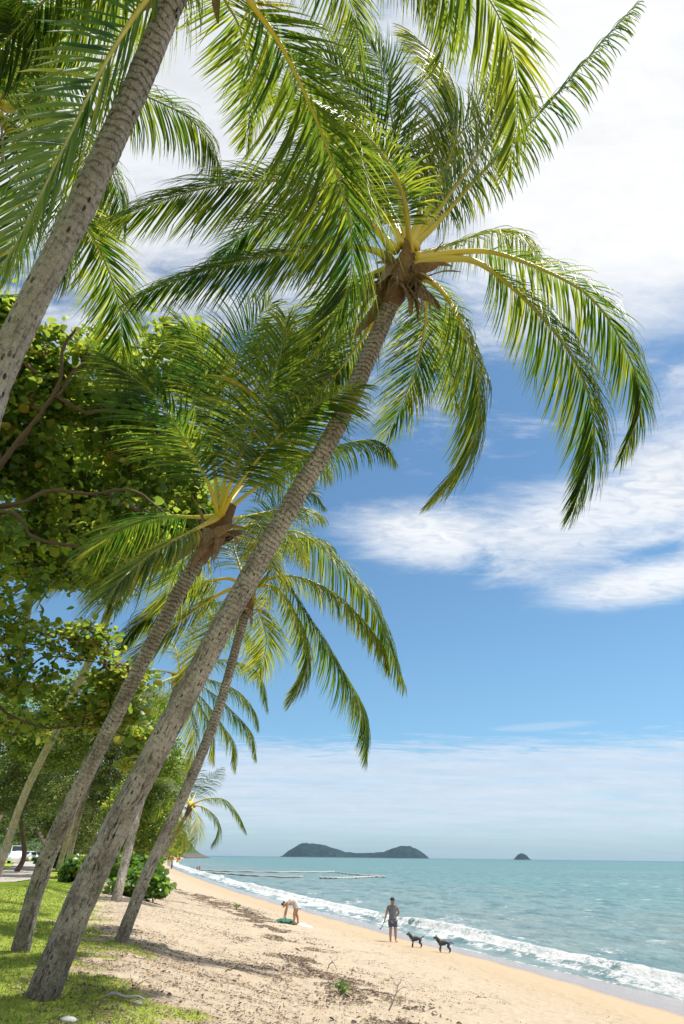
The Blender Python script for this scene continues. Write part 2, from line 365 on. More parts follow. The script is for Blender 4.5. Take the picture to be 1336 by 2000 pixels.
m_sal = leafmat('sea_almond_leaf', (.020, .055, .016), (.075, .14, .028), (.21, .25, .05), ((.11, .27, .03), (.66, .74, .08)), .38, .52)
m_bgl = leafmat('dark_tree_leaf', (.035, .062, .022), (.075, .11, .032), (.18, .205, .07), ((.13, .25, .03), (.50, .56, .09)), .35, .42)
m_shr = leafmat('shrub_leaf', (.035, .085, .018), (.075, .15, .03), (.15, .25, .05), ((.12, .30, .03), (.38, .56, .07)), .35, .45)
m_rach, n = newmat('palm_midrib'); v = n.attr('v')
c = n.ramp(v, [(0, (.62, .47, .05)), (.25, (.52, .43, .05)), (.6, (.30, .30, .06)), (1, (.17, .20, .05))])
finish(n, n.new('ShaderNodeBsdfPrincipled', {'Base Color': c, 'Roughness': .4}).outputs[0])
m_sheath = simple('dry_sheath', (.23, .155, .09), .9, .75, 14., .05)
m_fib = simple('crown_fibre', (.15, .085, .045), .95, .6, 22., .03)
m_bark, n = newmat('palm_bark'); tc = n.attr('tc', 'Vector'); ln = n.attr('ln'); fr_ = n.attr('fr'); sm = n.attr('sm')
b1 = n.noise(n.mapv(tc, (1, 1, .7)), 2.6, 6, .68); b2 = n.noise(n.mapv(tc, (1, 1, 2.)), 13., 7, .72); b3 = n.noise(n.mapv(tc, (5, 5, .8)), 5., 6, .75); b4 = n.noise(n.mapv(tc, (1, 1, 1.)), 7., 6, .75, .6); b5 = n.noise(n.mapv(tc, (1, 1, .8)), 24., 5, .7, .4)
ringn = n.m('ADD', n.m('ADD', n.m('MULTIPLY', ln, 13.), n.m('MULTIPLY', b1, 3.4)), n.m('MULTIPLY', b4, .9))
rg = n.m('FRACT', ringn); rline = n.m('MULTIPLY', n.ss(n.m('ABSOLUTE', n.m('SUBTRACT', rg, .5)), .30, .47), n.ss(b2, .32, .58, .05, 1.))
rk = n.m('MULTIPLY', n.ss(fr_, .12, .8, .10, 1.), n.m('SUBTRACT', 1., n.m('MULTIPLY', sm, n.ss(fr_, .85, .55, 0., .8)))); rline = n.m('MULTIPLY', rline, rk)
base = n.mix(n.ss(b1, .36, .62), (.29, .25, .21), (.58, .515, .445)); base = n.mix(n.m('MULTIPLY', n.ss(b2, .50, .68, 0, .9), n.ss(b4, .42, .58)), base, (.58, .55, .48))
base = n.mix(n.m('MULTIPLY', n.ss(n.noise(tc, 2.3, 5, .7), .52, .66, 0, .7), n.ss(fr_, .75, .3)), base, (.24, .25, .15))
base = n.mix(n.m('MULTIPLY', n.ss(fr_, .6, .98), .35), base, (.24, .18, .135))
base = n.mix(n.m('MULTIPLY', sm, .62), base, n.mix(b4, (.30, .28, .25), (.50, .47, .42)))
base = n.mix(n.m('MULTIPLY', rline, .68), base, (.05, .037, .028))
vo = n.new('ShaderNodeTexVoronoi', {'Vector': n.mapv(tc, (1, 1, .45)), 'Scale': 15., 'Randomness': 1.}).outputs['Distance']
pit = n.m('MULTIPLY', n.ss(vo, .24, .12), n.ss(b1, .40, .56)); base = n.mix(n.m('MULTIPLY', pit, .93), base, (.022, .016, .013))
crack = n.m('MULTIPLY', n.ss(b3, .56, .66, 0, .95), n.ss(fr_, .75, .2, .15, 1.)); base = n.mix(crack, base, (.045, .035, .028))
base = n.mix(n.ss(b5, .52, .62, 0, .5), base, (.09, .07, .055)); base = n.mix(n.m('MULTIPLY', n.ss(b5, .47, .36, 0, .6), n.ss(b4, .4, .6)), base, (.60, .58, .50))
spk = n.ss(n.noise(tc, 60., 3, .7), .60, .72, 0, .55); base = n.mix(spk, base, (.06, .05, .04))
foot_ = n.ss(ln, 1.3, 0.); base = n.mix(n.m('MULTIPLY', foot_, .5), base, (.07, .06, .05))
h = n.m('SUBTRACT', n.m('ADD', n.m('MULTIPLY', b2, .9), b1), n.m('ADD', n.m('ADD', n.m('MULTIPLY', rline, .6), n.m('MULTIPLY', pit, 1.)), n.m('MULTIPLY', crack, .7)))
finish(n, n.new('ShaderNodeBsdfPrincipled', {'Base Color': base, 'Roughness': .9, 'Specular IOR Level': .2, 'Normal': n.bump(n.m('ADD', h, n.m('MULTIPLY', b5, -.6)), .06)}).outputs[0])
m_wood = simple('branch_bark', (.105, .068, .045), .9, .45, 12., .02)

# ---------------------------------------------------------------- coconut palms
def frond(K, parent, yel=.35, droop=.5, wind=(-.10, 0, 0), lmax=1.0, bare=.17, nl=150, segs=6, flat=False, rr=.038, ang=(58, 20), lift=.12, seed=None, ragged=.05, roll=0., lsc=1.):
    g = np.random.default_rng(seed if seed is not None else int(rng.integers(1e9)))
    Pn, L = spline(K, 64); T, S, Nn = frames(Pn)
    if Nn[8][2] < 0: S = -S; Nn = -Nn
    if roll:
        cr, sr = math.cos(rad(roll)), math.sin(rad(roll)); S, Nn = S * cr + Nn * sr, Nn * cr - S * sr
    nl = int(nl * min(1.15, max(.5, L / 4.8))); lmax = min(1.45, lmax * 1.32) * lsc; droop = droop * 1.5
    u = np.linspace(0, 1, nl); V = []; A = []
    prof = np.interp(u, [0, .06, .25, .5, .75, .92, 1], [.45, .72, 1, 1, .78, .46, .28])
    wr = np.interp(np.linspace(0, 1, segs + 1), [0, .12, .4, .75, 1], [.45, 1, .95, .6, .04])
    patch = np.interp(u, np.linspace(0, 1, 9), g.random(9))
    for side in (-1, 1):
        keep = g.random(nl) > ragged
        uu = (u + g.normal(0, .35 / nl, nl)).clip(0, 1)[keep]; m = len(uu)
        s = bare + (1 - bare) * uu
        at = lambda Q: np.stack([np.interp(s, np.linspace(0, 1, 64), Q[:, j]) for j in range(3)], 1)
        p = at(Pn); t = nrm(at(T)); sv = nrm(at(S)); nn = nrm(at(Nn))
        a = np.radians(np.interp(uu, [0, 1], ang)) + g.normal(0, .085, m)
        lf = lift + g.normal(0, .07, m)
        d = nrm(t * np.cos(a)[:, None] + sv * side * np.sin(a)[:, None] + nn * lf[:, None])
        d = nrm(d + np.array([0, 0, -1.]) * (droop * .42 * g.uniform(.7, 1.3, m))[:, None] + np.array(wind) * 1.2)
        ll = lmax * prof[keep] * g.uniform(.86, 1.08, m); hang = droop * g.uniform(.75, 1.25, m) * (.8 + .5 * patch[keep])
        brk = (g.random(m) < .13) * g.uniform(.8, 4, m)
        w0 = .0182 * g.uniform(.8, 1.15, m) * (.6 + .4 * prof[keep])
        P0 = p + sv * side * .012; ring = []
        tw = g.normal(0, .3, m)
        for k in range(segs + 1):
            wvv = nrm(t - d * (t * d).sum(1)[:, None]); up_ = np.cross(wvv, d) * side
            wvv = nrm(wvv + up_ * tw[:, None]); up_ = np.cross(wvv, d) * side
            hw = (w0 * wr[k])[:, None]
            if flat: ring.append(np.stack([P0 - wvv * hw, P0 + wvv * hw], 1))
            else: ring.append(np.stack([P0 - wvv * hw * .85 - up_ * hw * .45, P0, P0 + wvv * hw * .85 - up_ * hw * .45], 1))
            P0 = P0 + d * (ll / segs)[:, None]
            gk = hang * (.15 + .95 * k / segs) * .30 + brk * (k == segs // 2)
            d = nrm(d + np.array([0, 0, -1.]) * gk[:, None] + np.array(wind) * (.4 + k / segs))
        ring = np.stack(ring, 1); V.append(ring.reshape(-1, 3))
        c = ring.shape[2]
        vv = (yel + g.normal(0, .13, m) + (g.random(m) < .05) * .6 + .42 * (patch[keep] - .5))[:, None] + np.linspace(-.04, .14, segs + 1)[None] + (uu[:, None] > .9) * .12
        A.append(np.repeat(vv.ravel(), c))
    V = np.vstack(V); nleaf = len(V) // ((segs + 1) * c)
    q = np.arange(nleaf)[:, None, None] * ((segs + 1) * c) + np.arange(segs)[None, :, None] * c + np.arange(c - 1)[None, None]
    Fc = np.stack([q, q + 1, q + c + 1, q + c], -1).reshape(-1, 4)
    o = mk('frond', V, Fc, m_frond, parent, {'v': np.concatenate(A).clip(0, .97)}, smooth=False)
    R = np.interp(np.linspace(0, 1, 64), [0, .05, .14, .3, .6, 1], [rr * 2.2, rr * 1.6, rr * 1.1, rr * .75, rr * .4, rr * .12])
    Vr, Fr, F3 = tube(Pn, R, 7)
    va = np.r_[np.repeat(np.linspace(0, 1, 64), 7), 0, 1] + (0 if yel > .2 else .15)
    mk('midrib', Vr, Fr.tolist() + F3, m_rach, o, {'v': va.clip(0, 1)}, smooth=True)
    return o
def fkeys(pts, t0, L, sgn=1, base=None):
    """frond axis through sight lines; depth grows (sgn=1) or shrinks until the length is that of a real frond"""
    pts = np.array(pts, float); seg = np.r_[0, np.cumsum(np.linalg.norm(np.diff(pts, axis=0), axis=1))]; q = seg / seg[-1]
    lo, hi = 0, t0 * .7
    def run(dt):
        P_ = np.array([pix(a, b, t0 + sgn * dt * (qq ** .8)) for (a, b), qq in zip(pts, q)])
        return P_, np.linalg.norm(np.diff(P_, axis=0), axis=1).sum()
    if run(0)[1] >= L: return run(0)[0]
    for _ in range(30):
        mid = (lo + hi) / 2
        if run(mid)[1] < L: lo = mid
        else: hi = mid
    return run(lo)[0]
def dirkeys(c, azd, eld, L, bend):
    """frond axis leaving crown c at azimuth/elevation and bowing under its weight"""
    c = np.array(c, float); a = rad(azd); P_ = [c]; e = rad(eld); k = 7
    for i in range(k):
        P_.append(P_[-1] + np.array([math.sin(a) * math.cos(e), math.cos(a) * math.cos(e), math.sin(e)]) * L / k)
        e -= rad(bend) / k * (.5 + i / k)
    return np.array(P_)
def palm(label, keys, tb, tt, rb, rt, group='coconut palms leaning over the beach', rings=None, k=28, base=None, sheaths=9, csize=1., smooth_=0.):
    if base is None: b3, tb = ground(*keys[0])
    pts = np.array(keys, float); seg = np.r_[0, np.cumsum(np.linalg.norm(np.diff(pts, axis=0), axis=1))]; q = seg / seg[-1]
    if base is None: K = [pix(a, b, tb + (tt - tb) * qq) for (a, b), qq in zip(pts, q)]
    else:
        K = [np.array(base, float)] + [pix(a, b, tb + (tt - tb) * qq) for (a, b), qq in zip(pts, q)]
    K[0] = K[0] - np.array([0, 0, .12])
    root = thing('coconut_palm', label, 'palm tree', (K[0][0], K[0][1], float(hgt(K[0][0], K[0][1]))), group)
    L0 = np.linalg.norm(np.diff(np.array(K), axis=0), axis=1).sum()
    m = rings or int(L0 / .027)
    Pn, L = spline(K, m); s = np.linspace(0, L, m)
    R = rt + (rb - rt) * np.clip(1 - s / L, 0, 1) ** 1.5 ; R = R * (1 + .07 * np.exp(-s / .25)); R += rt * .12 * np.exp(-((s - L) / .5) ** 2)
    gph = float(rng.random() * 9)
    ringp = s * 12.5 + .7 * np.sin(s * 3.1 + gph) + .5 * np.sin(s * 1.3); fr = ringp - np.floor(ringp)
    amp = .035 * (.45 + .55 * s / L)
    a = np.linspace(0, 2 * np.pi, k, endpoint=False)
    ca, sa = np.cos(a), np.sin(a)
    nz = fbm(ca[None] * 1.3 + s[:, None] * 2.2 + gph * 9, sa[None] * 1.3 + s[:, None] * .6 + 40, 41) - .5
    nz2 = vn(ca[None] * 4 + s[:, None] * .3 + 50, sa[None] * 4 + s[:, None] * 9, 45) - .5
    rmod = 1 + (amp * (fr - .5))[:, None] + .17 * nz + .06 * nz2 + .05 * (vn(ca[None] * 9 + s[:, None] * 2 + 50, sa[None] * 9 + s[:, None] * 14, 46) - .5)
    V, Fc, F3 = tube(Pn, R, k, rmod=rmod)
    tcv = np.stack([np.broadcast_to(ca * rb, (m, k)), np.broadcast_to(sa * rb, (m, k)), np.broadcast_to(s[:, None], (m, k))], -1).reshape(-1, 3)
    tcv = np.vstack([tcv, [0, 0, 0], [0, 0, L]]) + np.array([gph, 0, 0]); lnv = np.r_[np.repeat(s, k), 0, L]
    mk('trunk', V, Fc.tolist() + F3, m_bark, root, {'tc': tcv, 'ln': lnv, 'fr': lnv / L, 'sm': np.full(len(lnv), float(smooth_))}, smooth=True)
    top = Pn[-1]; T = nrm(Pn[-1] - Pn[-12]); _, S, Nn = frames(Pn[-12:])
    S, Nn = S[-1], Nn[-1]
    # fibrous crown shaft
    mm = 16; q = np.linspace(-.35, .55, mm) * csize; RR = rt * np.interp(np.linspace(0, 1, mm), [0, .25, .6, 1], [1.05, 1.5, 1.5, .5])
    aa = np.linspace(0, 2 * np.pi, 16, endpoint=False)
    rm = 1 + .22 * (rng.random((mm, 16)) - .5)
    V, Fc, F3 = tube(top[None] + T[None] * q[:, None], RR, 16, rmod=rm); mk('crown_fibre', V, Fc.tolist() + F3, m_fib, root, smooth=True)
    for i in range(sheaths):
        a_ = i * 2.4 + rng.random(); out = S * math.cos(a_) + Nn * math.sin(a_); sidev = np.cross(T, out)
        ln_ = (.38 + .40 * rng.random()) * csize; p0 = top + T * (.05 + .3 * rng.random() - .2) * csize + out * rt * 1.2
        dn = rng.random() < .55; dv = nrm(out * .8 + T * (-.9 if dn else 1.) + rng.normal(0, .2, 3)); V = []; g2 = p0.copy()
        for j in range(7):
            wd = rt * (1.0, 1.1, .95, .75, .55, .38, .12)[j] * (.62 + .45 * rng.random())
            cup = out * .35 * wd
            V += [g2 - sidev * wd + cup * .2, g2 - sidev * wd * .5 + cup * rng.uniform(.4, 1.4), g2 + cup, g2 + sidev * wd * .5 + cup * rng.uniform(.4, 1.4), g2 + sidev * wd + cup * .2]
            g2 = g2 + dv * ln_ / 6; dv = nrm(dv + rng.normal(0, .16, 3) + np.array([0, 0, -.12 if dn else -.22]))
        V = np.array(V); Fq = gridF(7, 5); V2 = V + out * .006; Fall = np.vstack([Fq, Fq[:, ::-1] + len(V)])
        mk('dry_sheath', np.vstack([V, V2]), Fall, m_sheath, root, smooth=True)
    return root, top, T, K

# --- palm A: the great leaning one in front
A, At, AT, _ = palm('largest coconut palm, thick trunk rooted in the nearest grass, crown highest against the sky',
    [(75, 1950), (190, 1690), (330, 1420), (450, 1195), (560, 1000), (665, 820), (735, 660), (782, 545)], None, .0087, .198, .138, rings=440, k=36, sheaths=26, csize=1.55)
tA = .0087; c0 = (790, 495)
AF = [ # keys, length, depth sign, kwargs
 ([c0, (850, 440), (930, 350), (1060, 215), (1160, 100), (1245, 5)], 5.2, 1, dict(yel=.12, droop=1.6, wind=(-.05, 0, 0), lmax=.58, ragged=.3, seed=1)),
 ([(800, 490), (792, 400), (765, 330), (700, 250), (600, 192)], 4.3, -1, dict(yel=.38, droop=.75, wind=(-.05, 0, 0), lmax=.95, rr=.045, seed=2)),
 ([(772, 490), (690, 405), (600, 365), (500, 352), (370, 375), (215, 430)], 5.0, 1, dict(yel=.30, droop=.95, lmax=1.0, rr=.045, seed=3)),
 ([(765, 500), (690, 482), (580, 492), (450, 515), (340, 548), (250, 592)], 4.8, 1, dict(yel=.10, droop=.95, lmax=.85, seed=4)),
 ([(765, 520), (690, 556), (610, 640), (545, 760)], 4.2, 1, dict(yel=.3, droop=.6, seed=5)),
 ([(762, 560), (725, 635), (665, 720), (600, 800), (560, 880)], 4.4, 1, dict(yel=.35, droop=.5, lmax=.8, seed=6)),
 ([(810, 510), (900, 492), (990, 500), (1140, 570), (1218, 675), (1252, 785), (1212, 895)], 5.3, 1, dict(yel=.22, droop=.75, wind=(-.12, 0, 0), lmax=.92, rr=.045, bare=.2, seed=7)),
 ([(808, 520), (880, 505), (950, 522), (1055, 615), (1135, 730), (1160, 860), (1118, 1000)], 5.2, -1, dict(yel=.20, droop=.75, wind=(-.16, 0, 0), lmax=1.3, rr=.05, bare=.22, seed=8)),
 ([(810, 500), (880, 478), (950, 455), (1020, 462), (1066, 540)], 4.0, 1, dict(yel=.42, droop=1.2, lmax=.6, seed=9, ragged=.2)),
 ([(812, 530), (862, 568), (905, 640), (934, 740), (925, 860), (850, 965)], 4.4, -1, dict(yel=.38, droop=.5, wind=(-.16, 0, 0), lmax=1.15, bare=.16, seed=10)),
 ([(808, 540), (832, 600), (822, 680), (790, 780), (755, 855)], 4.4, 1, dict(yel=.32, droop=.45, lmax=.95, seed=11)),
 ([(795, 480), (790, 380), (770, 260), (745, 130), (690, 40)], 5.0, 1, dict(yel=.12, droop=.45, lmax=.95, seed=12)),
 ([(802, 480), (850, 380), (890, 260), (880, 150), (800, 60)], 4.8, 1, dict(yel=.50, droop=.45, wind=(-.14, 0, 0), lmax=.95, rr=.05, seed=13)),
 ([(806, 485), (870, 390), (935, 300), (985, 190), (1000, 90)], 4.6, 1, dict(yel=.42, droop=.7, wind=(-.14, 0, 0), lmax=.9, rr=.05, seed=14)),
 ([(785, 480), (740, 370), (690, 270), (610, 200), (520, 180)], 4.8, 1, dict(yel=.28, droop=.6, lmax=.95, seed=16)),
 ([(800, 480), (850, 330), (960, 200), (1040, 190)], 4.6, 1, dict(yel=.3, droop=1.0, wind=(-.12, 0, 0), lmax=.85, seed=17)),
]
for kx, L, sg, kw in AF: frond(fkeys(kx, tA, L, sg), A, **kw)
for kx, L, sg, kw in [
 ([(795, 480), (770, 350), (720, 230), (640, 120), (560, 90)], 4.9, 1, dict(yel=.12, droop=.45, seed=21, wind=(-.14, 0, 0))),
 ([(775, 490), (700, 430), (600, 420), (500, 440), (420, 520)], 4.4, 1, dict(yel=.18, droop=.7, seed=23)),
 ([(785, 480), (760, 400), (700, 330), (620, 300), (540, 330)], 4.2, 1, dict(yel=.22, droop=.7, seed=24))]: frond(fkeys(kx, tA, L, sg), A, **kw)
frond(dirkeys(At + AT * .3, 20, 30, 4.6, 100), A, yel=.2, seed=18); frond(dirkeys(At + AT * .3, -30, 20, 4.6, 100), A, yel=.2, seed=19)

def stalks(root, c, T, n_, ln, seed):
    g = np.random.default_rng(seed); T = nrm(T); e1 = nrm(np.cross(T, [.3, .8, .1])); e2 = np.cross(T, e1)
    for i in range(n_):
        a_ = g.random() * 6.28; o_ = e1 * math.cos(a_) + e2 * math.sin(a_); b = MB(); K_ = [c + o_ * .1, c + o_ * .3 * ln + T * .05, c + o_ * .55 * ln + np.array([0, 0, -.25 * ln]), c + o_ * .65 * ln + np.array([0, 0, -.6 * ln])]
        b.tube(K_, [.02, .012, .006], 6, 10)
        for j in range(9): p_ = K_[1] + (K_[2] - K_[1]) * g.random(); b.tube([p_, p_ + g.normal(0, .08, 3) + [0, 0, -.15], p_ + g.normal(0, .12, 3) + [0, 0, -.38]], [.006, .003], 4, 5)
        b.build('flower_stalk', m_sheath, root, smooth=True)
stalks(A, At - AT * .05, AT, 6, 1.0, 1)
# --- palm 0: grey trunk at upper left, crown out of the picture above
Z0, Zt, ZT, _ = palm('smooth grey coconut palm trunk crossing the upper left corner in front of the other crowns',
    [(-140, 1070), (5, 715), (150, 420), (262, 180), (330, 20), (400, -120)], .0034, .0046, .128, .104, smooth_=1., base=(-4.35, 4.9, 2.3), rings=420, k=36, sheaths=8)
t0 = .0046; c0 = (405, -140)
ZF = [
 ([c0, (480, -10), (555, 100), (632, 270), (682, 430), (680, 560), (628, 650)], 4.2, 1, dict(yel=.32, droop=.3, wind=(-.13, 0, 0), lmax=1.1, bare=.16, rr=.03, nl=165, seed=31, lift=.05)),
 ([c0, (600, -230), (820, -170), (950, -10), (1003, 110), (1010, 230), (990, 335)], 5.4, 1, dict(yel=.25, droop=.4, wind=(-.08, 0, 0), lmax=.92, rr=.028, nl=135, seed=32)),
 ([c0, (520, -240), (700, -220), (840, -100), (880, 40), (860, 120)], 5.0, 1, dict(yel=.28, droop=.5, wind=(-.06, 0, 0), lmax=1.05, rr=.028, seed=33)),
 ([c0, (300, -20), (215, 105), (130, 275), (55, 430), (-5, 540)], 4.3, -1, dict(yel=.22, droop=.3, wind=(-.05, 0, 0), lmax=.85, rr=.032, nl=84, seed=34)),
 ([c0, (250, -130), (110, -20), (0, 95), (-90, 240)], 4.3, 1, dict(yel=.2, droop=.45, lmax=.9, rr=.03, seed=35)),
 ([c0, (430, -20), (470, 60), (490, 170), (480, 290)], 4.3, 1, dict(yel=.32, droop=.35, lmax=.8, rr=.03, seed=36)),
 ([c0, (260, -200), (90, -150), (-60, -30)], 4.3, 1, dict(yel=.4, droop=.8, lmax=.9, rr=.03, seed=37)),
 ([c0, (520, -170), (620, -100), (690, 20), (700, 120)], 4.6, 1, dict(yel=.25, droop=.55, lmax=.85, rr=.028, seed=38)),
]
for kx, L, sg, kw in ZF: frond(fkeys(kx, t0, L, sg), Z0, lsc=.82, **kw)
for a_, e_, b_ in ((200, 40, 110), (250, 20, 100), (150, 35, 110), (310, 60, 110)): frond(dirkeys(Zt, a_, e_, 4.4, b_), Z0, yel=.3)

# --- palm X: crown at the left edge behind the grey trunk
tX = .0078
X0, Xt, XT, _ = palm('coconut palm at the left edge with brown crown beside the smooth grey trunk',
    [(-330, 1400), (-190, 760), (-30, 240)], .0085, tX, .18, .13, base=(-9.3, 9.3, 2.4), k=18, rings=260)
c0 = (-20, 205)
XF = [
 ([c0, (70, 150), (170, 150), (290, 190), (390, 250), (438, 350)], 4.6, 1, dict(yel=.2, droop=.9, seed=51, lmax=.8)),
 ([c0, (90, 210), (170, 270), (225, 350), (240, 450)], 4.0, 1, dict(yel=.14, droop=.9, seed=52, lmax=.85)),
 ([c0, (60, 280), (120, 370), (130, 470), (100, 540)], 4.0, -1, dict(yel=.12, droop=.6, seed=53)),
 ([c0, (30, 290), (40, 380), (20, 480), (-20, 540)], 3.8, 1, dict(yel=.16, droop=.5, seed=54)),
 ([c0, (60, 120), (120, 60), (200, 30), (290, 60)], 4.6, 1, dict(yel=.5, droop=.8, seed=55)),
 ([c0, (0, 100), (40, 0), (110, -60)], 4.4, 1, dict(yel=.55, droop=.8, seed=56)),
 ([c0, (80, 240), (165, 340), (200, 420), (205, 500)], 4.4, 1, dict(yel=.6, droop=.4, seed=57, lmax=.7)),
 ([c0, (40, 150), (60, 60), (30, -20)], 4.4, -1, dict(yel=.4, droop=.8, seed=58)),
 ([c0, (90, 330), (190, 480), (235, 610), (232, 745)], 5.6, 1, dict(yel=.30, droop=.3, seed=59, lmax=.95, bare=.35)),
 ([c0, (50, 200), (110, 210), (160, 260), (180, 330)], 3.6, -1, dict(yel=.2, droop=.7, seed=60)),
]
for kx, L, sg, kw in XF: frond(fkeys(kx, tX, L, sg), X0, **kw)

# --- palm B
tB = .0097
B0, Bt, BT, _ = palm('coconut palm rooted in the lawn just left of the thickest front trunk',
    [(38, 1860), (70, 1740), (120, 1610), (205, 1440), (300, 1250), (365, 1130), (415, 1050)], None, tB, .15, .132, rings=330, k=26, sheaths=18, csize=1.35)
c0 = (428, 1010)
BF = [
 ([c0, (405, 940), (360, 860), (300, 770), (205, 700)], 4.0, -1, dict(yel=.12, droop=.45, seed=71, rr=.036)),
 ([c0, (420, 930), (400, 800), (395, 690), (340, 620)], 4.3, 1, dict(yel=.15, droop=.4, seed=73)),
 ([c0, (440, 930), (445, 800), (470, 680), (530, 590)], 4.4, 1, dict(yel=.16, droop=.5, seed=74)),
 ([c0, (455, 930), (500, 820), (545, 700), (560, 620)], 4.4, -1, dict(yel=.25, droop=.5, seed=75)),
 ([c0, (470, 940), (545, 850), (620, 790), (700, 752)], 4.2, -1, dict(yel=.28, droop=.55, seed=76, rr=.04)),
 ([c0, (490, 960), (580, 900), (680, 865), (740, 862), (772, 900)], 4.6, 1, dict(yel=.1, droop=1.1, seed=78, lmax=.7)),
 ([c0, (470, 1010), (520, 1000), (590, 990), (632, 1010)], 4.0, 1, dict(yel=.5, droop=.8, seed=79, lmax=.7)),
 ([c0, (465, 1030), (510, 1022), (560, 1040), (600, 1090)], 3.8, 1, dict(yel=.6, droop=.9, seed=80, lmax=.75)),
 ([c0, (460, 1045), (500, 1060), (530, 1110), (520, 1180)], 3.6, 1, dict(yel=.7, droop=.6, seed=81, lmax=.7)),
 ([c0, (370, 1040), (300, 1080), (240, 1130), (210, 1180)], 3.8, -1, dict(yel=.28, droop=.7, seed=82)),
 ([c0, (380, 1010), (310, 1010), (230, 1040), (170, 1090)], 4.0, 1, dict(yel=.22, droop=.8, seed=83)),
 ([c0, (400, 1060), (350, 1110), (320, 1190)], 3.4, 1, dict(yel=.35, droop=.5, seed=84)),
 ([c0, (450, 900), (520, 760), (620, 690), (680, 720)], 4.6, 1, dict(yel=.22, droop=.7, seed=86)),
 ([c0, (465, 960), (520, 900), (590, 880), (640, 920)], 4.2, 1, dict(yel=.45, droop=.7, seed=87)),
]
for kx, L, sg, kw in BF: frond(fkeys(kx, tB, L, sg), B0, bare=.24, nl=130, **kw)

stalks(B0, Bt - BT * .05, BT, 5, .9, 2)
# --- palm D
tD = .0135
D0, Dt, DT, _ = palm('slender coconut palm rooted in bare sand just right of the thickest trunk',
    [(232, 1840), (290, 1700), (365, 1540), (425, 1390), (465, 1250), (484, 1180)], None, tD, .13, .112, rings=300, k=22)
c0 = (482, 1145)
DF = [
 ([c0, (520, 1070), (575, 1038), (650, 1090), (730, 1185), (788, 1335)], 4.6, -1, dict(yel=.2, droop=.8, seed=91, lmax=1.1)),
 ([c0, (530, 1105), (590, 1185), (660, 1295), (710, 1390), (716, 1478)], 4.8, -1, dict(yel=.22, droop=.6, seed=92, lmax=1.15, wind=(-.14, 0, 0))),
 ([c0, (560, 1125), (630, 1145), (690, 1190), (745, 1260), (760, 1310)], 4.4, 1, dict(yel=.4, droop=.8, seed=93, lmax=.7)),
 ([c0, (540, 1150), (585, 1220), (600, 1300), (565, 1372)], 3.9, 1, dict(yel=.45, droop=.3, seed=94, lmax=.8, wind=(-.14, 0, 0))),
 ([c0, (560, 1060), (600, 1050), (640, 1060), (656, 1090)], 4.2, 1, dict(yel=.15, droop=.8, seed=95, lmax=.6)),
 ([c0, (430, 1160), (350, 1215), (270, 1290), (215, 1390)], 4.4, 1, dict(yel=.52, droop=.55, seed=96, rr=.045)),
 ([c0, (440, 1130), (370, 1150), (290, 1200), (230, 1270)], 4.4, 1, dict(yel=.45, droop=.7, seed=97)),
 ([c0, (460, 1080), (440, 1010), (380, 970)], 4.2, 1, dict(yel=.2, droop=.7, seed=98)),
 ([c0, (500, 1060), (540, 990), (600, 960), (634, 990)], 4.2, 1, dict(yel=.14, droop=.8, seed=99, lmax=.6)),
 ([c0, (450, 1190), (400, 1260), (370, 1340)], 3.9, 1, dict(yel=.5, droop=.5, seed=100)),
 ([c0, (500, 1180), (520, 1250), (505, 1320)], 3.4, 1, dict(yel=.5, droop=.3, seed=101)),
]
for kx, L, sg, kw in DF: frond(fkeys(kx, tD, L, sg), D0, **kw)

# --- palm E further along the beach
tE = .0235
E0, Et, ET, _ = palm('coconut palm whose short visible trunk stands in front of the bright green shrub',
    [(226, 1760), (250, 1660), (285, 1530), (320, 1420), (348, 1330)], None, tE, .19, .135, rings=200, k=16)
c0 = (352, 1318)
EF = [
 ([c0, (410, 1250), (460, 1225), (495, 1255), (512, 1312)], 1, .1), ([c0, (420, 1290), (470, 1295), (508, 1320), (523, 1382)], 1, .15),
 ([c0, (420, 1330), (465, 1350), (495, 1385), (505, 1418)], -1, .25), ([c0, (410, 1350), (455, 1390), (490, 1430), (500, 1478)], 1, .2),
 ([c0, (400, 1370), (430, 1410), (455, 1450), (460, 1500)], -1, .3), ([c0, (385, 1370), (410, 1420), (418, 1485)], 1, .45),
 ([c0, (330, 1360), (290, 1390), (270, 1440)], 1, .25), ([c0, (300, 1310), (250, 1330), (220, 1380)], 1, .2),
 ([c0, (340, 1260), (300, 1220), (260, 1230)], 1, .5), ([c0, (375, 1250), (400, 1190), (440, 1170)], 1, .3),
 ([c0, (365, 1370), (380, 1440), (370, 1500)], -1, .6), ([c0, (320, 1330), (280, 1350), (255, 1400)], -1, .3)]
for i, (kx, sg, yl) in enumerate(EF): frond(fkeys(kx, tE, 4.3, sg), E0, yel=yl, droop=.8, segs=5, lmax=1.0, nl=95, seed=120 + i)

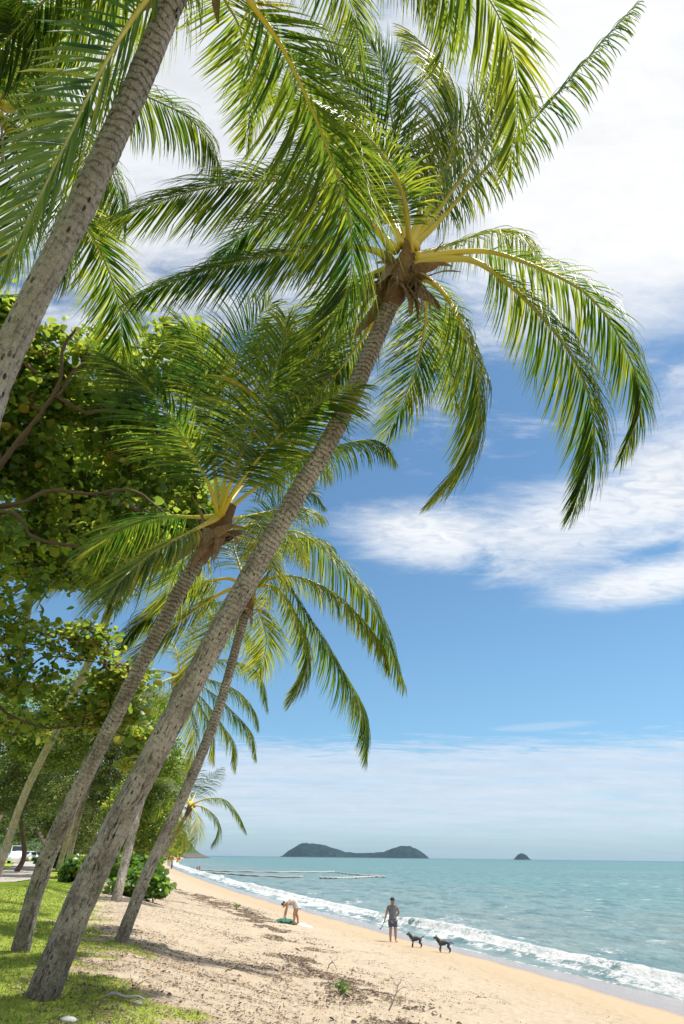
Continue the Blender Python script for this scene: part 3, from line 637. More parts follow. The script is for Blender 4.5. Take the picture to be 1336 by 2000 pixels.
# --- palm F, small, at the beach edge
F0, Ft, FT, _ = palm('small coconut palm with open crown low over the far beach, behind the bright shrub',
    [(283, 1742), (315, 1680), (345, 1625), (368, 1585)], None, .030, .14, .10, rings=120, k=12, sheaths=5)
c0 = (372, 1572)
FK = [([c0, (405, 1560), (440, 1562), (465, 1590), (480, 1622)], 1, .25), ([c0, (400, 1578), (425, 1600), (427, 1625), (415, 1650)], 1, .15),
 ([c0, (385, 1595), (388, 1625), (365, 1655)], -1, .55), ([c0, (385, 1545), (405, 1525), (432, 1500)], 1, .1), ([c0, (370, 1540), (380, 1500), (370, 1470)], 1, .2),
 ([c0, (350, 1560), (320, 1565), (300, 1600)], 1, .2), ([c0, (355, 1545), (330, 1520), (300, 1520)], 1, .2), ([c0, (365, 1600), (360, 1630), (345, 1665)], 1, .5)]
for i, (kx, sg, yl) in enumerate(FK): frond(fkeys(kx, .030, 3.4, sg), F0, yel=yl, droop=.8, segs=4, lmax=.85, nl=90, seed=140 + i)

# --- palms G, H inland on the left
G0, Gt, GT, _ = palm('pale coconut palm trunk rising from the lower left edge and vanishing into the leafy tree',
    [(-8, 1715), (45, 1560), (122, 1402), (190, 1255), (243, 1100)], None, .0165, .22, .15, smooth_=.6, rings=280, k=20)
for i in range(11): frond(dirkeys(Gt, i * 33 + 10, 55 - (i % 3) * 28, 4.3, 115), G0, yel=.2 + .1 * (i % 3), segs=5, nl=100, seed=160 + i)
H0, Ht, HT, _ = palm('grey coconut palm stem glimpsed in the gap of sky at the left edge',
    [(-60, 1690), (10, 1400), (40, 1270), (62, 1150), (75, 1040)], None, .020, .24, .18, rings=240, k=16)
for i in range(10): frond(dirkeys(Ht, i * 36, 50 - (i % 3) * 25, 4.3, 115), H0, yel=.25, segs=5, nl=60, seed=180 + i)
I0, It, IT, _ = palm('thin distant coconut palm, left-hand stem of the pair behind the thickest trunk',
    [(112, 1703), (138, 1610), (160, 1500), (190, 1400)], None, .040, .25, .18, rings=120, k=12, sheaths=4)
for i in range(10): frond(dirkeys(It, i * 36, 45 - (i % 3) * 25, 4.0, 115), I0, yel=.3, segs=4, nl=46, seed=200 + i, flat=True)
J0, Jt, JT, _ = palm('thin distant coconut palm, right-hand stem of the pair behind the thickest trunk',
    [(128, 1706), (152, 1600), (190, 1490), (240, 1400)], None, .038, .25, .18, rings=120, k=12, sheaths=4)
for i in range(10): frond(dirkeys(Jt, i * 36 + 15, 45 - (i % 3) * 25, 4.0, 115), J0, yel=.3, segs=4, nl=46, seed=220 + i, flat=True)

# ---------------------------------------------------------------- broad-leaved trees
def leafy(centers, size, g, per=14, rad_=.35, mat=None, name='leaves', parent=None, yel=.4, up=.55, jit=.2, aspect=.62):
    m = len(centers) * per; c = np.repeat(centers, per, 0) + g.normal(0, rad_ * .6, (m, 3)) * np.array([1, 1, .6])
    a = nrm(g.normal(0, 1, (m, 3)) + np.array([0, 0, .15])); nn = nrm(g.normal(0, 1, (m, 3)) + np.array([0, 0, up * 3]))
    a = nrm(a - nn * (a * nn).sum(1)[:, None]); b = np.cross(nn, a); s = size * g.lognormal(.02, .36, m).clip(.35, 2.)
    prof = [(0, .06), (.28, .36), (.62, .5), (.88, .33), (1, .03)]; V = []
    for (x, wd) in prof:
        cc = c + a * (s * x)[:, None] - nn * (s * .16 * x * x)[:, None]
        V += [cc - b * (s * wd * aspect * 1.5)[:, None] + nn * (s * wd * .22)[:, None], cc, cc + b * (s * wd * aspect * 1.5)[:, None] + nn * (s * wd * .22)[:, None]]
    V = np.stack(V, 1); V = V[:, [0, 1, 2, 3, 4, 5, 6, 7, 8, 9, 10, 11, 12, 13, 14]]
    q = np.arange(m)[:, None, None] * 15 + np.arange(4)[None, :, None] * 3 + np.arange(2)[None, None]
    Fc = np.stack([q, q + 1, q + 4, q + 3], -1).reshape(-1, 4)
    va = np.repeat((np.repeat(g.normal(yel, .24, len(centers)), per) + g.normal(0, jit, m) * .7 + (g.random(m) < .012) * .6).clip(0, .98), 15)
    return mk(name, V.reshape(-1, 3), Fc, mat, parent, {'v': va}, smooth=False)
def leafy_small(centers, size, g, per=16, rad_=.4, mat=None, name='leaves', parent=None, yel=.4):
    m = len(centers) * per; c = np.repeat(centers, per, 0) + g.normal(0, rad_ * .6, (m, 3)) * np.array([1, 1, .6])
    a = nrm(g.normal(0, 1, (m, 3))); nn = nrm(g.normal(0, 1, (m, 3)) + np.array([0, 0, 1.3]))
    a = nrm(a - nn * (a * nn).sum(1)[:, None]); b = np.cross(nn, a); s = size * g.uniform(.6, 1.3, m)
    V = np.stack([c, c + a * (s * .55)[:, None] + b * (s * .42)[:, None], c + a * s[:, None] - nn * (s * .15)[:, None], c + a * (s * .55)[:, None] - b * (s * .42)[:, None]], 1)
    va = np.repeat((np.repeat(g.normal(yel - .04, .22, len(centers)), per) + g.normal(0, .12, m)).clip(0, .98), 4)
    return mk(name, V.reshape(-1, 3), np.arange(m * 4).reshape(-1, 4), mat, parent, {'v': va})
def inblobs(blobs, cnt, g, shell=.35):
    out = []
    vol = np.array([b[1][0] * b[1][1] * b[1][2] for b in blobs]) ** .8; vol /= vol.sum()
    for (c, r), fr in zip(blobs, vol):
        m = int(cnt * fr * 1.3) + 3; d = nrm(g.normal(0, 1, (m, 3))); q = (shell + (1 - shell) * g.random(m)) ** .5
        p = np.array(c) + d * q[:, None] * np.array(r)
        k = fbm(p[:, 0] * .9 + 70, p[:, 1] * .9 + p[:, 2] * 1.1 + 30, 61, 2); out.append(p[k > .40])
    return np.vstack(out)
def grow(starts, tips, g, root, name='branch', r0=.02, mat=None, maxr=.2, owner=None):
    """branches from limb nodes to every twig tip, nearest first; each limb tree is one mesh"""
    nodes = [np.array(s_) for s_ in starts]; par = [-1] * len(nodes); N_ = np.array(nodes)
    dist = np.array([np.min(np.linalg.norm(N_ - t_, axis=1)) for t_ in tips]); order = np.argsort(dist)
    nchild = []
    for i in order:
        t_ = tips[i]; A_ = np.array(nodes); dd = np.linalg.norm(A_ - t_, axis=1); j = int(np.argmin(dd))
        if dd[j] > 1.3:
            mid = (A_[j] + t_) / 2 + g.normal(0, .12, 3) * dd[j] * .5 + np.array([0, 0, .06 * dd[j]]); nodes.append(mid); par.append(j); j = len(nodes) - 1
        nodes.append(t_ + g.normal(0, .02, 3)); par.append(j)
    cnt = np.ones(len(nodes))
    for i in range(len(nodes) - 1, -1, -1):
        if par[i] >= 0: cnt[par[i]] += cnt[i]
    R = np.minimum(maxr, r0 * .55 * cnt ** .42); bs_ = {}; rt_ = list(range(len(nodes)))
    for i in range(len(nodes)):
        if par[i] >= 0: rt_[i] = rt_[par[i]]
    for i in range(len(nodes)):
        if par[i] < 0: continue
        p, q = nodes[par[i]], nodes[i]
        if np.linalg.norm(p - q) < 1e-3: continue
        kk_ = rt_[i] if owner is None else owner[rt_[i]]
        bs_.setdefault(kk_, MB()).add(*tube(np.array([p, (p + q) / 2 + g.normal(0, .03, 3), q]), [min(R[par[i]], R[i] * 1.5), R[i] * 1.1, R[i]], 5, cap=False))
    for kk_, b in bs_.items(): b.build(name, mat or m_wood, root, smooth=True)

# the sea almond whose limbs reach in from the left
g = np.random.default_rng(301)
bx = -10.5; by = 14.5; bz = float(hgt(bx, by))
SA = thing('almond_tree', 'large round-leaved tree reaching in from the left edge on long twisting dark limbs', 'tree', (bx, by, bz))
tS = .0118
P3 = lambda a, b_, t_: pix(a, b_, t_)
fork = P3(-190, 1120, tS)
tr = MB(); tr.tube([(bx, by, bz - .2), (bx - .1, by + .1, bz + 1.5), tuple((np.array([bx, by, bz + 3.]) + fork) / 2), tuple(fork)], [.42, .34, .28, .24], 14, 24); tr.build('trunk', m_wood, SA, smooth=True)
limbs = [([fork, P3(-60, 990, tS), P3(30, 880, tS), P3(108, 772, tS), P3(122, 690, tS), P3(150, 640, tS)], .14),
 ([fork, P3(-60, 1010, tS), P3(50, 975, tS), P3(110, 950, tS), P3(180, 962, tS), P3(262, 955, tS), P3(330, 1010, tS * 1.04)], .10),
 ([fork, P3(-60, 1040, tS), P3(20, 1020, tS * .97), P3(60, 1060, tS * .97), P3(180, 1080, tS), P3(260, 1100, tS)], .09),
 ([P3(108, 772, tS), P3(170, 800, tS * 1.03), P3(250, 780, tS * 1.05), P3(330, 740, tS * 1.05)], .06),
 ([P3(110, 776, tS), P3(200, 700, tS * 1.05), P3(300, 690, tS * 1.1), P3(380, 690, tS * 1.1)], .05),
 ([fork, P3(-60, 1180, tS), P3(20, 1330, tS * 1.02), P3(85, 1280, tS), P3(170, 1288, tS), P3(250, 1300, tS)], .05),
 ([fork, P3(-50, 1240, tS), P3(0, 1368, tS), P3(85, 1412, tS), P3(160, 1405, tS), P3(230, 1425, tS), P3(302, 1452, tS)], .05),
 ([P3(210, 1418, tS), P3(232, 1470, tS), P3(250, 1500, tS)], .018)]
starts = []
for K_, r_ in limbs:
    Pn, _ = spline(K_, 40); wob = np.cumsum(np.cumsum(g.normal(0, .010, (40, 3)), 0) * .35 + g.normal(0, .012, (40, 3)), 0); wob -= np.linspace(0, 1, 40)[:, None] * wob[-1]; Pn = Pn + wob
    b = MB(); b.add(*tube(Pn, np.linspace(r_ * .85, r_ * .2, 40) * (1 + .25 * g.normal(0, .5, 40)), 9, rmod=1 + .25 * (g.random((40, 9)) - .5))); b.build('limb', m_wood, SA, smooth=True)
    starts += list(Pn[6::3])
def B_(px, py, t_, rx, ry, rz): return (P3(px, py, t_), (rx, ry, rz))
blobs = [B_(60, 790, .0125, 1.5, 1.3, 1.1), B_(190, 760, .013, 1.5, 1.3, 1.0), B_(330, 700, .0135, 1.3, 1.1, .75), B_(410, 730, .0135, .7, .8, .7), B_(260, 880, .0138, 1.7, 1.3, 1.0),
         B_(90, 930, .0125, 1.5, 1.3, 1.0), B_(180, 1020, .013, 1.9, 1.3, .9), B_(50, 1080, .012, 1.5, 1.3, .9), B_(330, 980, .0145, 1.2, 1.1, 1.1), B_(150, 1130, .0125, 1.3, 1.1, .6), B_(-20, 620, .012, .7, .6, .6),
         B_(20, 700, .0125, 1.0, 1.0, .8), B_(0, 900, .012, 1.2, 1.2, 1.3), B_(60, 1190, .0122, 1.0, .9, .45), B_(90, 690, .0125, .9, .8, .55), B_(170, 665, .013, .8, .8, .45), B_(60, 740, .0125, 1.2, 1.0, .7), B_(100, 850, .016, 2.5, 1.6, 1.9), B_(260, 960, .017, 2.4, 1.6, 1.9), B_(120, 1060, .016, 2.6, 1.6, 1.4)]
tips = inblobs(blobs, 3600, g)
grow(starts, tips[g.random(len(tips)) < .45], g, SA, r0=.018, mat=m_wood, maxr=.05)
leafy(tips, .145, g, per=16, rad_=.36, mat=m_sal, parent=SA, yel=.50, name='crown')
lb = [B_(130, 1255, .0118, 1.3, 1.0, .45), B_(60, 1330, .012, 1.1, .9, .5), B_(190, 1390, .0122, 1.2, .9, .4), B_(235, 1320, .0122, .7, .7, .4), B_(290, 1440, .0118, .55, .4, .2), B_(240, 1495, .0118, .3, .3, .18), B_(60, 1420, .0125, 1.2, .8, .35), B_(20, 1260, .012, .8, .8, .5)]
tips = inblobs(lb, 900, g, .1)
grow(starts, tips, g, SA, r0=.012, mat=m_wood, maxr=.035)
leafy(tips, .115, g, per=9, rad_=.24, mat=m_sal, parent=SA, yel=.62, name='lower_foliage')

def bgtree(label, px, py, tcr, blobs_, cnt, size=.13, yel=.45, mat=None, tw=.16, lean=0, per=16, base=None, seed=0):
    g = np.random.default_rng(400 + seed); b3 = ground(px, py)[0] if base is None else np.array([base[0], base[1], float(hgt(base[0], base[1]))])
    root = thing('broadleaf_tree', label, 'tree', b3, 'broad-leaved trees behind the palms')
    bl = [(pix(a, b_, t_), r_) for a, b_, t_, r_ in blobs_]
    cen = np.mean([q[0] for q in bl], 0); tr_ = MB()
    K_ = [b3 - [0, 0, .2], b3 + [lean * .3, 0, 1.2], b3 * .5 + cen * .5, cen]
    Pn, _ = spline(K_, 24); tr_.add(*tube(Pn, np.linspace(tw * 1.3, tw * .35, 24), 10)); tr_.build('trunk', m_wood, root, smooth=True)
    tips = inblobs(bl, cnt, g); st_ = list(Pn[10::2]); grow(st_, tips[::3], g, root, r0=.03, maxr=tw * .5)
    leafy_small(tips, size, g, per, .42, mat or m_bgl, 'crown', root, yel); return root
bgtree('dark spreading tree filling the lower left background behind the parked cars', -60, 1700, .05, [(0, 1480, .050, (5, 4, 5)), (90, 1500, .052, (4.5, 4, 4.6)), (60, 1600, .055, (4.5, 4, 2.2)), (-50, 1400, .05, (4, 3, 3.5)), (120, 1590, .056, (3.5, 3, 1.9))], 2000, .24, .35, tw=.3, seed=1)
bgtree('forked dark-stemmed tree beside the concrete path', 30, 1703, .045, [(60, 1540, .042, (3.6, 3, 2.6)), (10, 1520, .042, (3.5, 3, 2.6)), (90, 1450, .042, (2.5, 2.4, 2.4))], 1000, .19, .40, tw=.17, lean=1.5, seed=2)
bgtree('shady tree behind the two thin grey palm stems', 170, 1696, .05, [(170, 1510, .050, (4.2, 4, 4.6)), (230, 1530, .05, (3.5, 3, 3.6)), (150, 1620, .055, (3.5, 3, 2.2)), (210, 1430, .05, (3, 3, 2.4))], 1500, .22, .42, tw=.25, seed=3)
bgtree('leafy tree with pale sunlit tips rising behind the bright shrub', 270, 1705, .045, [(290, 1590, .038, (2.5, 2.4, 3.0)), (250, 1600, .04, (2.2, 2.4, 2.8)), (315, 1530, .04, (1.9, 2, 2.0)), (300, 1660, .040, (1.9, 2, 1.0)), (340, 1500, .042, (1.3, 1.4, 1.3))], 1700, .18, .58, mat=m_sal, tw=.22, seed=4)
bgtree('small round tree at the head of the beach below the slender palm', 335, 1697, .07, [(330, 1625, .068, (2.6, 2.4, 2.6)), (345, 1650, .07, (1.8, 2, 1.6))], 500, .24, .45, tw=.16, seed=5)
bgtree('light green tree crown seen above the dark trees, between the leaning left-hand trunks', 150, 1692, .05, [(60, 1380, .036, (3.0, 2.4, 1.6)), (170, 1370, .037, (3.0, 2.4, 2.2)), (270, 1400, .038, (2.8, 2.4, 2.4)), (120, 1450, .036, (3, 2.4, 1.8)), (300, 1480, .038, (2.2, 2.2, 2.2)), (20, 1440, .036, (2.4, 2, 1.6))], 2600, .18, .5, mat=m_sal, tw=.2, seed=9)
bgtree('dark tree closing the view far behind the parked cars', 95, 1684, .10, [(60, 1560, .105, (9, 6, 8)), (-20, 1560, .105, (9, 6, 9)), (150, 1570, .105, (8, 6, 8)), (60, 1645, .11, (9, 4, 2.0))], 1600, .42, .3, tw=.4, seed=6)
bgtree('dark tree standing far inland behind the shady middle trees', 240, 1684, .10, [(230, 1570, .10, (7, 6, 8)), (300, 1620, .10, (5, 5, 4.5)), (180, 1640, .11, (7, 4, 3.0))], 1200, .42, .35, tw=.4, seed=7)

def shrub(label, px, py, blobs_, cnt, seed, yel=.45, size=.2):
    g = np.random.default_rng(500 + seed); b3, tt_ = ground(px, py)
    root = thing('beach_shrub', label, 'shrub', b3, 'bright green shrubs at the edge of the sand')
    bl = [(pix(a, b_, t_), r_) for a, b_, t_, r_ in blobs_]; tips = inblobs(bl, cnt, g, .5); tips = tips[tips[:, 2] > hgt(tips[:, 0], tips[:, 1]) + .08]
    grow([b3 + [x, y_, .1] for x, y_ in ((-.5, 0), (0, 0), (.5, 0), (1, .3))] + [q[0] * [1, 1, .8] for q in bl[:0]], tips[::3], g, root, name='stem', r0=.012, maxr=.04)
    leafy(tips, size, g, per=9, rad_=.20, mat=m_shr, parent=root, yel=yel, name='foliage', up=.3); return root
shrub('bright green leafy shrub spilling onto the sand right of the big trunk', 270, 1752, [(270, 1726, .0235, (1.1, .9, .5)), (306, 1732, .0235, (.5, .7, .36)), (250, 1700, .0245, (.8, .8, .65)), (290, 1696, .0250, (.7, .8, .5)), (238, 1732, .0235, (.6, .7, .35))], 520, 1, size=.17)
shrub('low green shrub between the two front palm trunks', 165, 1726, [(165, 1695, .0285, (1.15, .9, .65)), (145, 1705, .0285, (.8, .8, .5)), (190, 1690, .0285, (.8, .8, .9))], 380, 2, size=.19)
shrub('dark hedge-like shrub behind the thin palm stems on the lawn', 105, 1694, [(105, 1678, .053, (1.6, 1.0, .9)), (125, 1680, .053, (1.5, 1.0, .8)), (88, 1682, .054, (1.2, 1, .6))], 200, 3, yel=.2, size=.26)

# ---------------------------------------------------------------- headland, islands, hills
def hill(name, prof, dist, depth, mat, label, cat, kind=None, rough_=.06, base=-2.):
    """profile of (pixel column, height in m) at a distance; a real ridge with depth"""
    c = np.array(prof, float); xw = (c[:, 0] - 668) / f * dist * math.cos(PITCH) ; m = 120; k = 36
    xx = np.linspace(xw[0], xw[-1], m); hh_ = np.interp(xx, xw, c[:, 1]) * (.92 if dist > 3000 else 1.); span = xx[-1] - xx[0]
    v_ = np.linspace(-1, 1, k); Xg, Vg = np.meshgrid(xx, v_, indexing='ij'); Hg = np.repeat(hh_[:, None], k, 1)
    sh = np.clip(1 - np.abs(Vg) ** 2.2, 0, 1); endw = np.sqrt(np.clip(hh_ / max(hh_.max(), 1), .02, 1))[:, None]
    Yg = dist + Vg * depth * endw; sc_ = max(span, 1) / 24
    Zg = Hg * sh * (1 + .22 * (fbm(Xg / sc_ + 5, Yg / sc_, 71) - .5)) + Hg.max() * rough_ * (fbm(Xg / sc_ * 5, Yg / sc_ * 5, 72) - .5) * sh - (1 - sh) * abs(base) 
    o = mk(name, np.stack([Xg, Yg, Zg], -1), gridF(m, k), mat, smooth=False, origin=(float(xx.mean()), float(dist), 0.))
    return tag(o, label, cat, None, kind)
def forestmat(name, a, b_, rock, rockh, sc_):
    m, n = newmat(name); ge = n.new('ShaderNodeNewGeometry'); pos = ge.outputs['Position']
    no = n.noise(pos, sc_, 6, .7); c = n.mix(n.ss(no, .35, .65), a, b_)
    z = n.new('ShaderNodeSeparateXYZ', [pos]).outputs[2]; k = n.ss(n.m('ADD', z, n.m('MULTIPLY', n.m('SUBTRACT', no, .5), rockh * 1.5)), rockh, rockh * .5)
    c = n.mix(k, c, rock)
    finish(n, n.new('ShaderNodeBsdfPrincipled', {'Base Color': c, 'Roughness': .95, 'Specular IOR Level': .1, 'Normal': n.bump(no, 1. / sc_ * .5)}).outputs[0]); return m
m_isl = forestmat('island_forest', (.004, .014, .018), (.024, .050, .048), (.10, .10, .09), 4., .03)
m_head = forestmat('headland_forest', (.04, .07, .03), (.09, .13, .05), (.13, .115, .10), 9., .12)
hill('island', [(553, 0), (560, 8), (575, 50), (592, 88), (603, 98), (640, 88), (662, 62), (682, 40), (700, 33), (728, 34), (758, 42), (775, 68), (793, 88), (808, 85), (825, 60), (838, 26), (846, 0)], 5600, 420, m_isl, 'long wooded island with a hump at each end on the horizon', 'island', rough_=.13)
hill('island', [(1011, 0), (1015, 14), (1022, 38), (1028, 44), (1036, 34), (1041, 12), (1046, 0)], 5400, 70, m_isl, 'small domed rocky islet alone on the horizon', 'island', rough_=.16)
hill('headland', [(-700, 60), (150, 60), (250, 58), (320, 52), (345, 46), (362, 31), (380, 15), (398, 6), (412, 2), (418, 0)], 1250, 170, m_head, 'green headland ending in dark rocks beyond the curve of the beach', 'headland', kind='structure')

# boulders at the foot of the headland
m_rock = simple('dark_rock', (.13, .115, .10), .9, .5, .5, .2)
g = np.random.default_rng(77)
for i in range(12):
    a_ = 372 + i * 3.6; r_ = 2.6 - i * .13; tt_ = (3.75) / abs((RT * (a_ - 668) + UP * (1000 - 1673.5) + FW * f)[2]); dist = 1120 + 8 * i
    x0 = (a_ - 668) / f * dist * math.cos(PITCH); bm = bmesh.new(); bmesh.ops.create_icosphere(bm, subdivisions=2, radius=1)
    V = np.array([v.co[:] for v in bm.verts]); Fq = [[v.index for v in q.verts] for q in bm.faces]; bm.free()
    V = V * (1 + g.normal(0, .12, (len(V), 1))) * np.array([1.4, 1.2, .9]) * r_ + np.array([x0, dist, r_ * .2])
    o = mk('boulder', V, Fq, m_rock, origin=(x0, dist, 0)); tag(o, 'dark boulder in the rocks at the seaward foot of the headland', 'rock', 'boulders at the foot of the headland')

# ---------------------------------------------------------------- swimming enclosure
m_boom = simple('boom_float', (.42, .41, .38), .6, .2, 2.); m_boom_shadow = simple('boom_shadow_dark', (.10, .11, .10), .8, .3, 3.)
def wat(px, py, z=0.):
    d = RT * (px - 668) + UP * (1000 - py) + FW * f; return CAM + d * ((z - CAM[2]) / d[2])
SE = thing('swimming_enclosure', 'floating net enclosure of long pale booms on the calm water off the beach', 'swimming enclosure', (*wat(600, 1705)[:2], 0))
for K_ in ([(378, 1699.5), (425, 1702), (530, 1704), (600, 1704.3), (655, 1704.2)], [(655, 1704.2), (690, 1709), (725, 1711), (752, 1714)], [(385, 1703.5), (480, 1710.5), (540, 1713.5), (592, 1714.5)], [(624, 1715.5), (660, 1716.2), (694, 1715.6)], [(694, 1715.6), (725, 1713.6), (752, 1714)]):
    Kw = np.array([wat(a, b_) for a, b_ in K_]); b = MB(); Pn, _ = spline(Kw, 60); Pn[:, 2] = .13 + .05 * np.sin(np.arange(60) * .9)
    b.add(*tube(Pn, .17, 8)); o = b.build('boom', m_boom, SE, smooth=True)
    b = MB(); Pn2 = Pn - np.array([-.05, .30, .13]); b.add(*tube(Pn2, .12, 6)); b.build('boom_shadow_tube', m_boom_shadow, SE, smooth=True)  # shadow under each boom, put in as a dark tube on the water

# ---------------------------------------------------------------- people and dogs
def skin(name, nodes, edges, mat, parent, root, sub=2, fat=1.24):
    names = list(nodes); bm = bmesh.new(); lay = bm.verts.layers.skin.verify(); vs = {}
    for k_ in names:
        co, r_ = nodes[k_]; co = np.array(co, float)
        v = bm.verts.new(co); r_ = (r_, r_) if np.isscalar(r_) else r_; v[lay].radius = (r_[0] * fat, r_[1] * fat); v[lay].use_root = (k_ == root); vs[k_] = v
    for a, b_ in edges: bm.edges.new((vs[a], vs[b_]))
    me = bpy.data.meshes.new(name); bm.to_mesh(me); bm.free(); tmp = bpy.data.objects.new('tmp', me); COL.objects.link(tmp)
    md = tmp.modifiers.new('s', 'SKIN'); md.use_smooth_shade = True; md.branch_smoothing = .5; sb = tmp.modifiers.new('b', 'SUBSURF'); sb.levels = sub; sb.render_levels = sub
    dg = bpy.context.evaluated_depsgraph_get(); dg.update(); m2 = bpy.data.meshes.new_from_object(tmp.evaluated_get(dg)); bpy.data.objects.remove(tmp)
    m2.name = name; m2.materials.clear(); m2.materials.append(mat)
    o = bpy.data.objects.new(name, m2); COL.objects.link(o)
    if parent is not None: o.parent = parent
    return o
def chain(ed, *names):
    for a, b_ in zip(names, names[1:]): ed.append((a, b_))
def hand(nd, ed, wrist, wpos, dr, palm_side, nrm_, s_=1., curl=.5):
    """palm and five fingers growing from the wrist node"""
    wpos = np.array(wpos, float); dr = nrm(np.array(dr, float)); sd_ = nrm(np.array(palm_side, float)); pn = nrm(np.array(nrm_, float))
    pk = wrist + '_palm'; nd[pk] = (wpos + dr * .05 * s_, (.032 * s_, .018 * s_)); ed.append((wrist, pk))
    kk = wrist + '_knuckle'; nd[kk] = (wpos + dr * .085 * s_, (.034 * s_, .015 * s_)); ed.append((pk, kk))
    for i, (of_, ln_) in enumerate(((-.028, .068), (-.009, .078), (.010, .072), (.028, .056))):
        p1 = wpos + dr * .105 * s_ + sd_ * of_ * s_; p2 = p1 + nrm(dr + pn * curl) * ln_ * .5 * s_; p3 = p2 + nrm(dr + pn * curl * 2.2) * ln_ * .5 * s_
        for j, p_ in enumerate((p1, p2, p3)): nd[f'{wrist}_f{i}{j}'] = (p_, (.0092 - .001 * j) * s_)
        chain(ed, kk, f'{wrist}_f{i}0', f'{wrist}_f{i}1', f'{wrist}_f{i}2')
    t1 = wpos + dr * .045 * s_ - sd_ * .040 * s_; t2 = t1 + nrm(dr - sd_ * .8 + pn * .4) * .035 * s_; t3 = t2 + nrm(dr - sd_ * .1 + pn * .5) * .028 * s_
    for j, p_ in enumerate((t1, t2, t3)): nd[f'{wrist}_t{j}'] = (p_, (.011 - .001 * j) * s_)
    chain(ed, pk, f'{wrist}_t0', f'{wrist}_t1', f'{wrist}_t2')
m_skin = simple('skin', (.36, .19, .115), .55, .12, 10.); m_skin2 = simple('skin_tanned', (.42, .225, .14), .55, .12, 10.)
m_hair = simple('dark_hair', (.03, .02, .015), .5, .3, 40.); m_hat = simple('black_hat', (.022, .02, .022), .8, .3, 20.)
m_shirt = simple('grey_shirt', (.13, .145, .165), .85, .25, 12., .004); m_shorts = simple('blue_shorts', (.07, .09, .15), .8, .8, 30.)
m_stick = simple('stick', (.045, .035, .03), .6, .2, 10.); m_eye = simple('eye', (.02, .015, .012), .3, .1, 5.); m_lip = simple('lip', (.30, .11, .09), .5, .1, 5.)
def ell(c, r, seg=16, rg=10, mod=None):
    a = np.linspace(0, 2 * np.pi, seg, endpoint=False); th = np.linspace(0, np.pi, rg)
    V = np.stack([np.sin(th)[:, None] * np.cos(a)[None], np.sin(th)[:, None] * np.sin(a)[None], np.repeat(np.cos(th)[:, None], seg, 1)], -1)
    V = V * np.array(r); V = V.reshape(-1, 3)
    if mod is not None: V = mod(V)
    Fc = [(i * seg + j, (i + 1) * seg + j, (i + 1) * seg + (j + 1) % seg, i * seg + (j + 1) % seg) for i in range(rg - 1) for j in range(seg)]
    return V + np.array(c), Fc
def headparts(root, c, fwd, up_, skinm, s_=1.):
    """ears, nose, eyes and mouth on the head of a body mesh; c = head centre"""
    fwd = nrm(np.array(fwd, float)); up_ = nrm(np.array(up_, float)); sd_ = np.cross(fwd, up_); c = np.array(c)
    R_ = np.stack([sd_, fwd, up_])
    def put(name, parts, mat):
        b = MB()
        for p_, r_ in parts: V, Fc = ell((0, 0, 0), r_, 10, 7); b.add(V @ R_ + c + np.array(p_) @ R_ * s_, Fc)
        o = b.build(name, mat, None, smooth=True); o.parent = root; return o
    put('nose', [((0, .104, -.012), (.013, .020, .024))], skinm)
    for q in (-1, 1):
        put('ear', [((q * .083, -.005, -.005), (.011, .02, .032))], skinm); put('eye', [((q * .032, .088, .012), (.013, .008, .007))], m_eye)
    put('mouth', [((0, .090, -.052), (.026, .010, .008))], m_lip)

# man with the throwing stick (local frame: faces -Y, stands at origin)
gp = ground(768, 1840)[0]
MN = thing('person', 'standing person in black hat, grey T-shirt and dark blue shorts facing two dogs', 'person', gp)
MN.rotation_euler = (0, 0, rad(8)); HS = 1.78 / 1.75
nd = {'pel': ((0, 0, .92), (.150, .105)), 'wst': ((0, -.005, 1.08), (.130, .095)), 'che': ((0, 0, 1.28), (.160, .115)), 'ubk': ((0, .01, 1.40), (.15, .095)), 'nk': ((0, .01, 1.50), .056), 'hd0': ((0, -.01, 1.575), (.070, .078)), 'hd1': ((0, -.012, 1.655), (.076, .092)), 'hd2': ((0, 0, 1.72), (.062, .075))}
ed = []; chain(ed, 'pel', 'wst', 'che', 'ubk', 'nk', 'hd0', 'hd1', 'hd2')
# picture-left arm: down and out, holding the stick; picture-right arm: hand at the hip
nd.update({'sl': ((-.19, .01, 1.41), .066), 'el': ((-.29, .02, 1.15), .042), 'wl': ((-.38, -.08, .93), .029), 'sr': ((.19, .01, 1.41), .066), 'er': ((.33, .10, 1.18), .042), 'wr': ((.20, .10, 1.01), .029)})
chain(ed, 'ubk', 'sl', 'el', 'wl'); chain(ed, 'ubk', 'sr', 'er', 'wr')
for q, s_ in (('l', -1), ('r', 1)):
    nd.update({'h' + q: ((s_ * .10, 0, .86), .098), 'k' + q: ((s_ * .115, -.02, .50), .056), 'c' + q: ((s_ * .12, .01, .34), .056), 'a' + q: ((s_ * .125, .02, .09), .036), 'f' + q: ((s_ * .135, -.06, .035), (.040, .028)), 't' + q: ((s_ * .145, -.15, .025), (.038, .020)), 'z' + q: ((s_ * .124, .05, .035), .032)})
    chain(ed, 'pel', 'h' + q, 'k' + q, 'c' + q, 'a' + q, 'f' + q, 't' + q); ed.append(('a' + q, 'z' + q))
hand(nd, ed, 'wl', nd['wl'][0], (-.35, -.35, -.87), (0, -1, .3), (1, 0, 0), 1, .9); hand(nd, ed, 'wr', nd['wr'][0], (-.85, -.1, -.4), (0, -1, 0), (0, 0, -1), 1, .3)
skin('body', nd, ed, m_skin, MN, 'pel')
headparts(MN, (0, -.012, 1.64), (0, -1, 0), (0, 0, 1), m_skin)
sh = {k_: (nd[k_][0], tuple(np.atleast_1d(nd[k_][1]) * np.ones(2) * 1.13)) for k_ in ('pel', 'wst', 'che', 'ubk')}
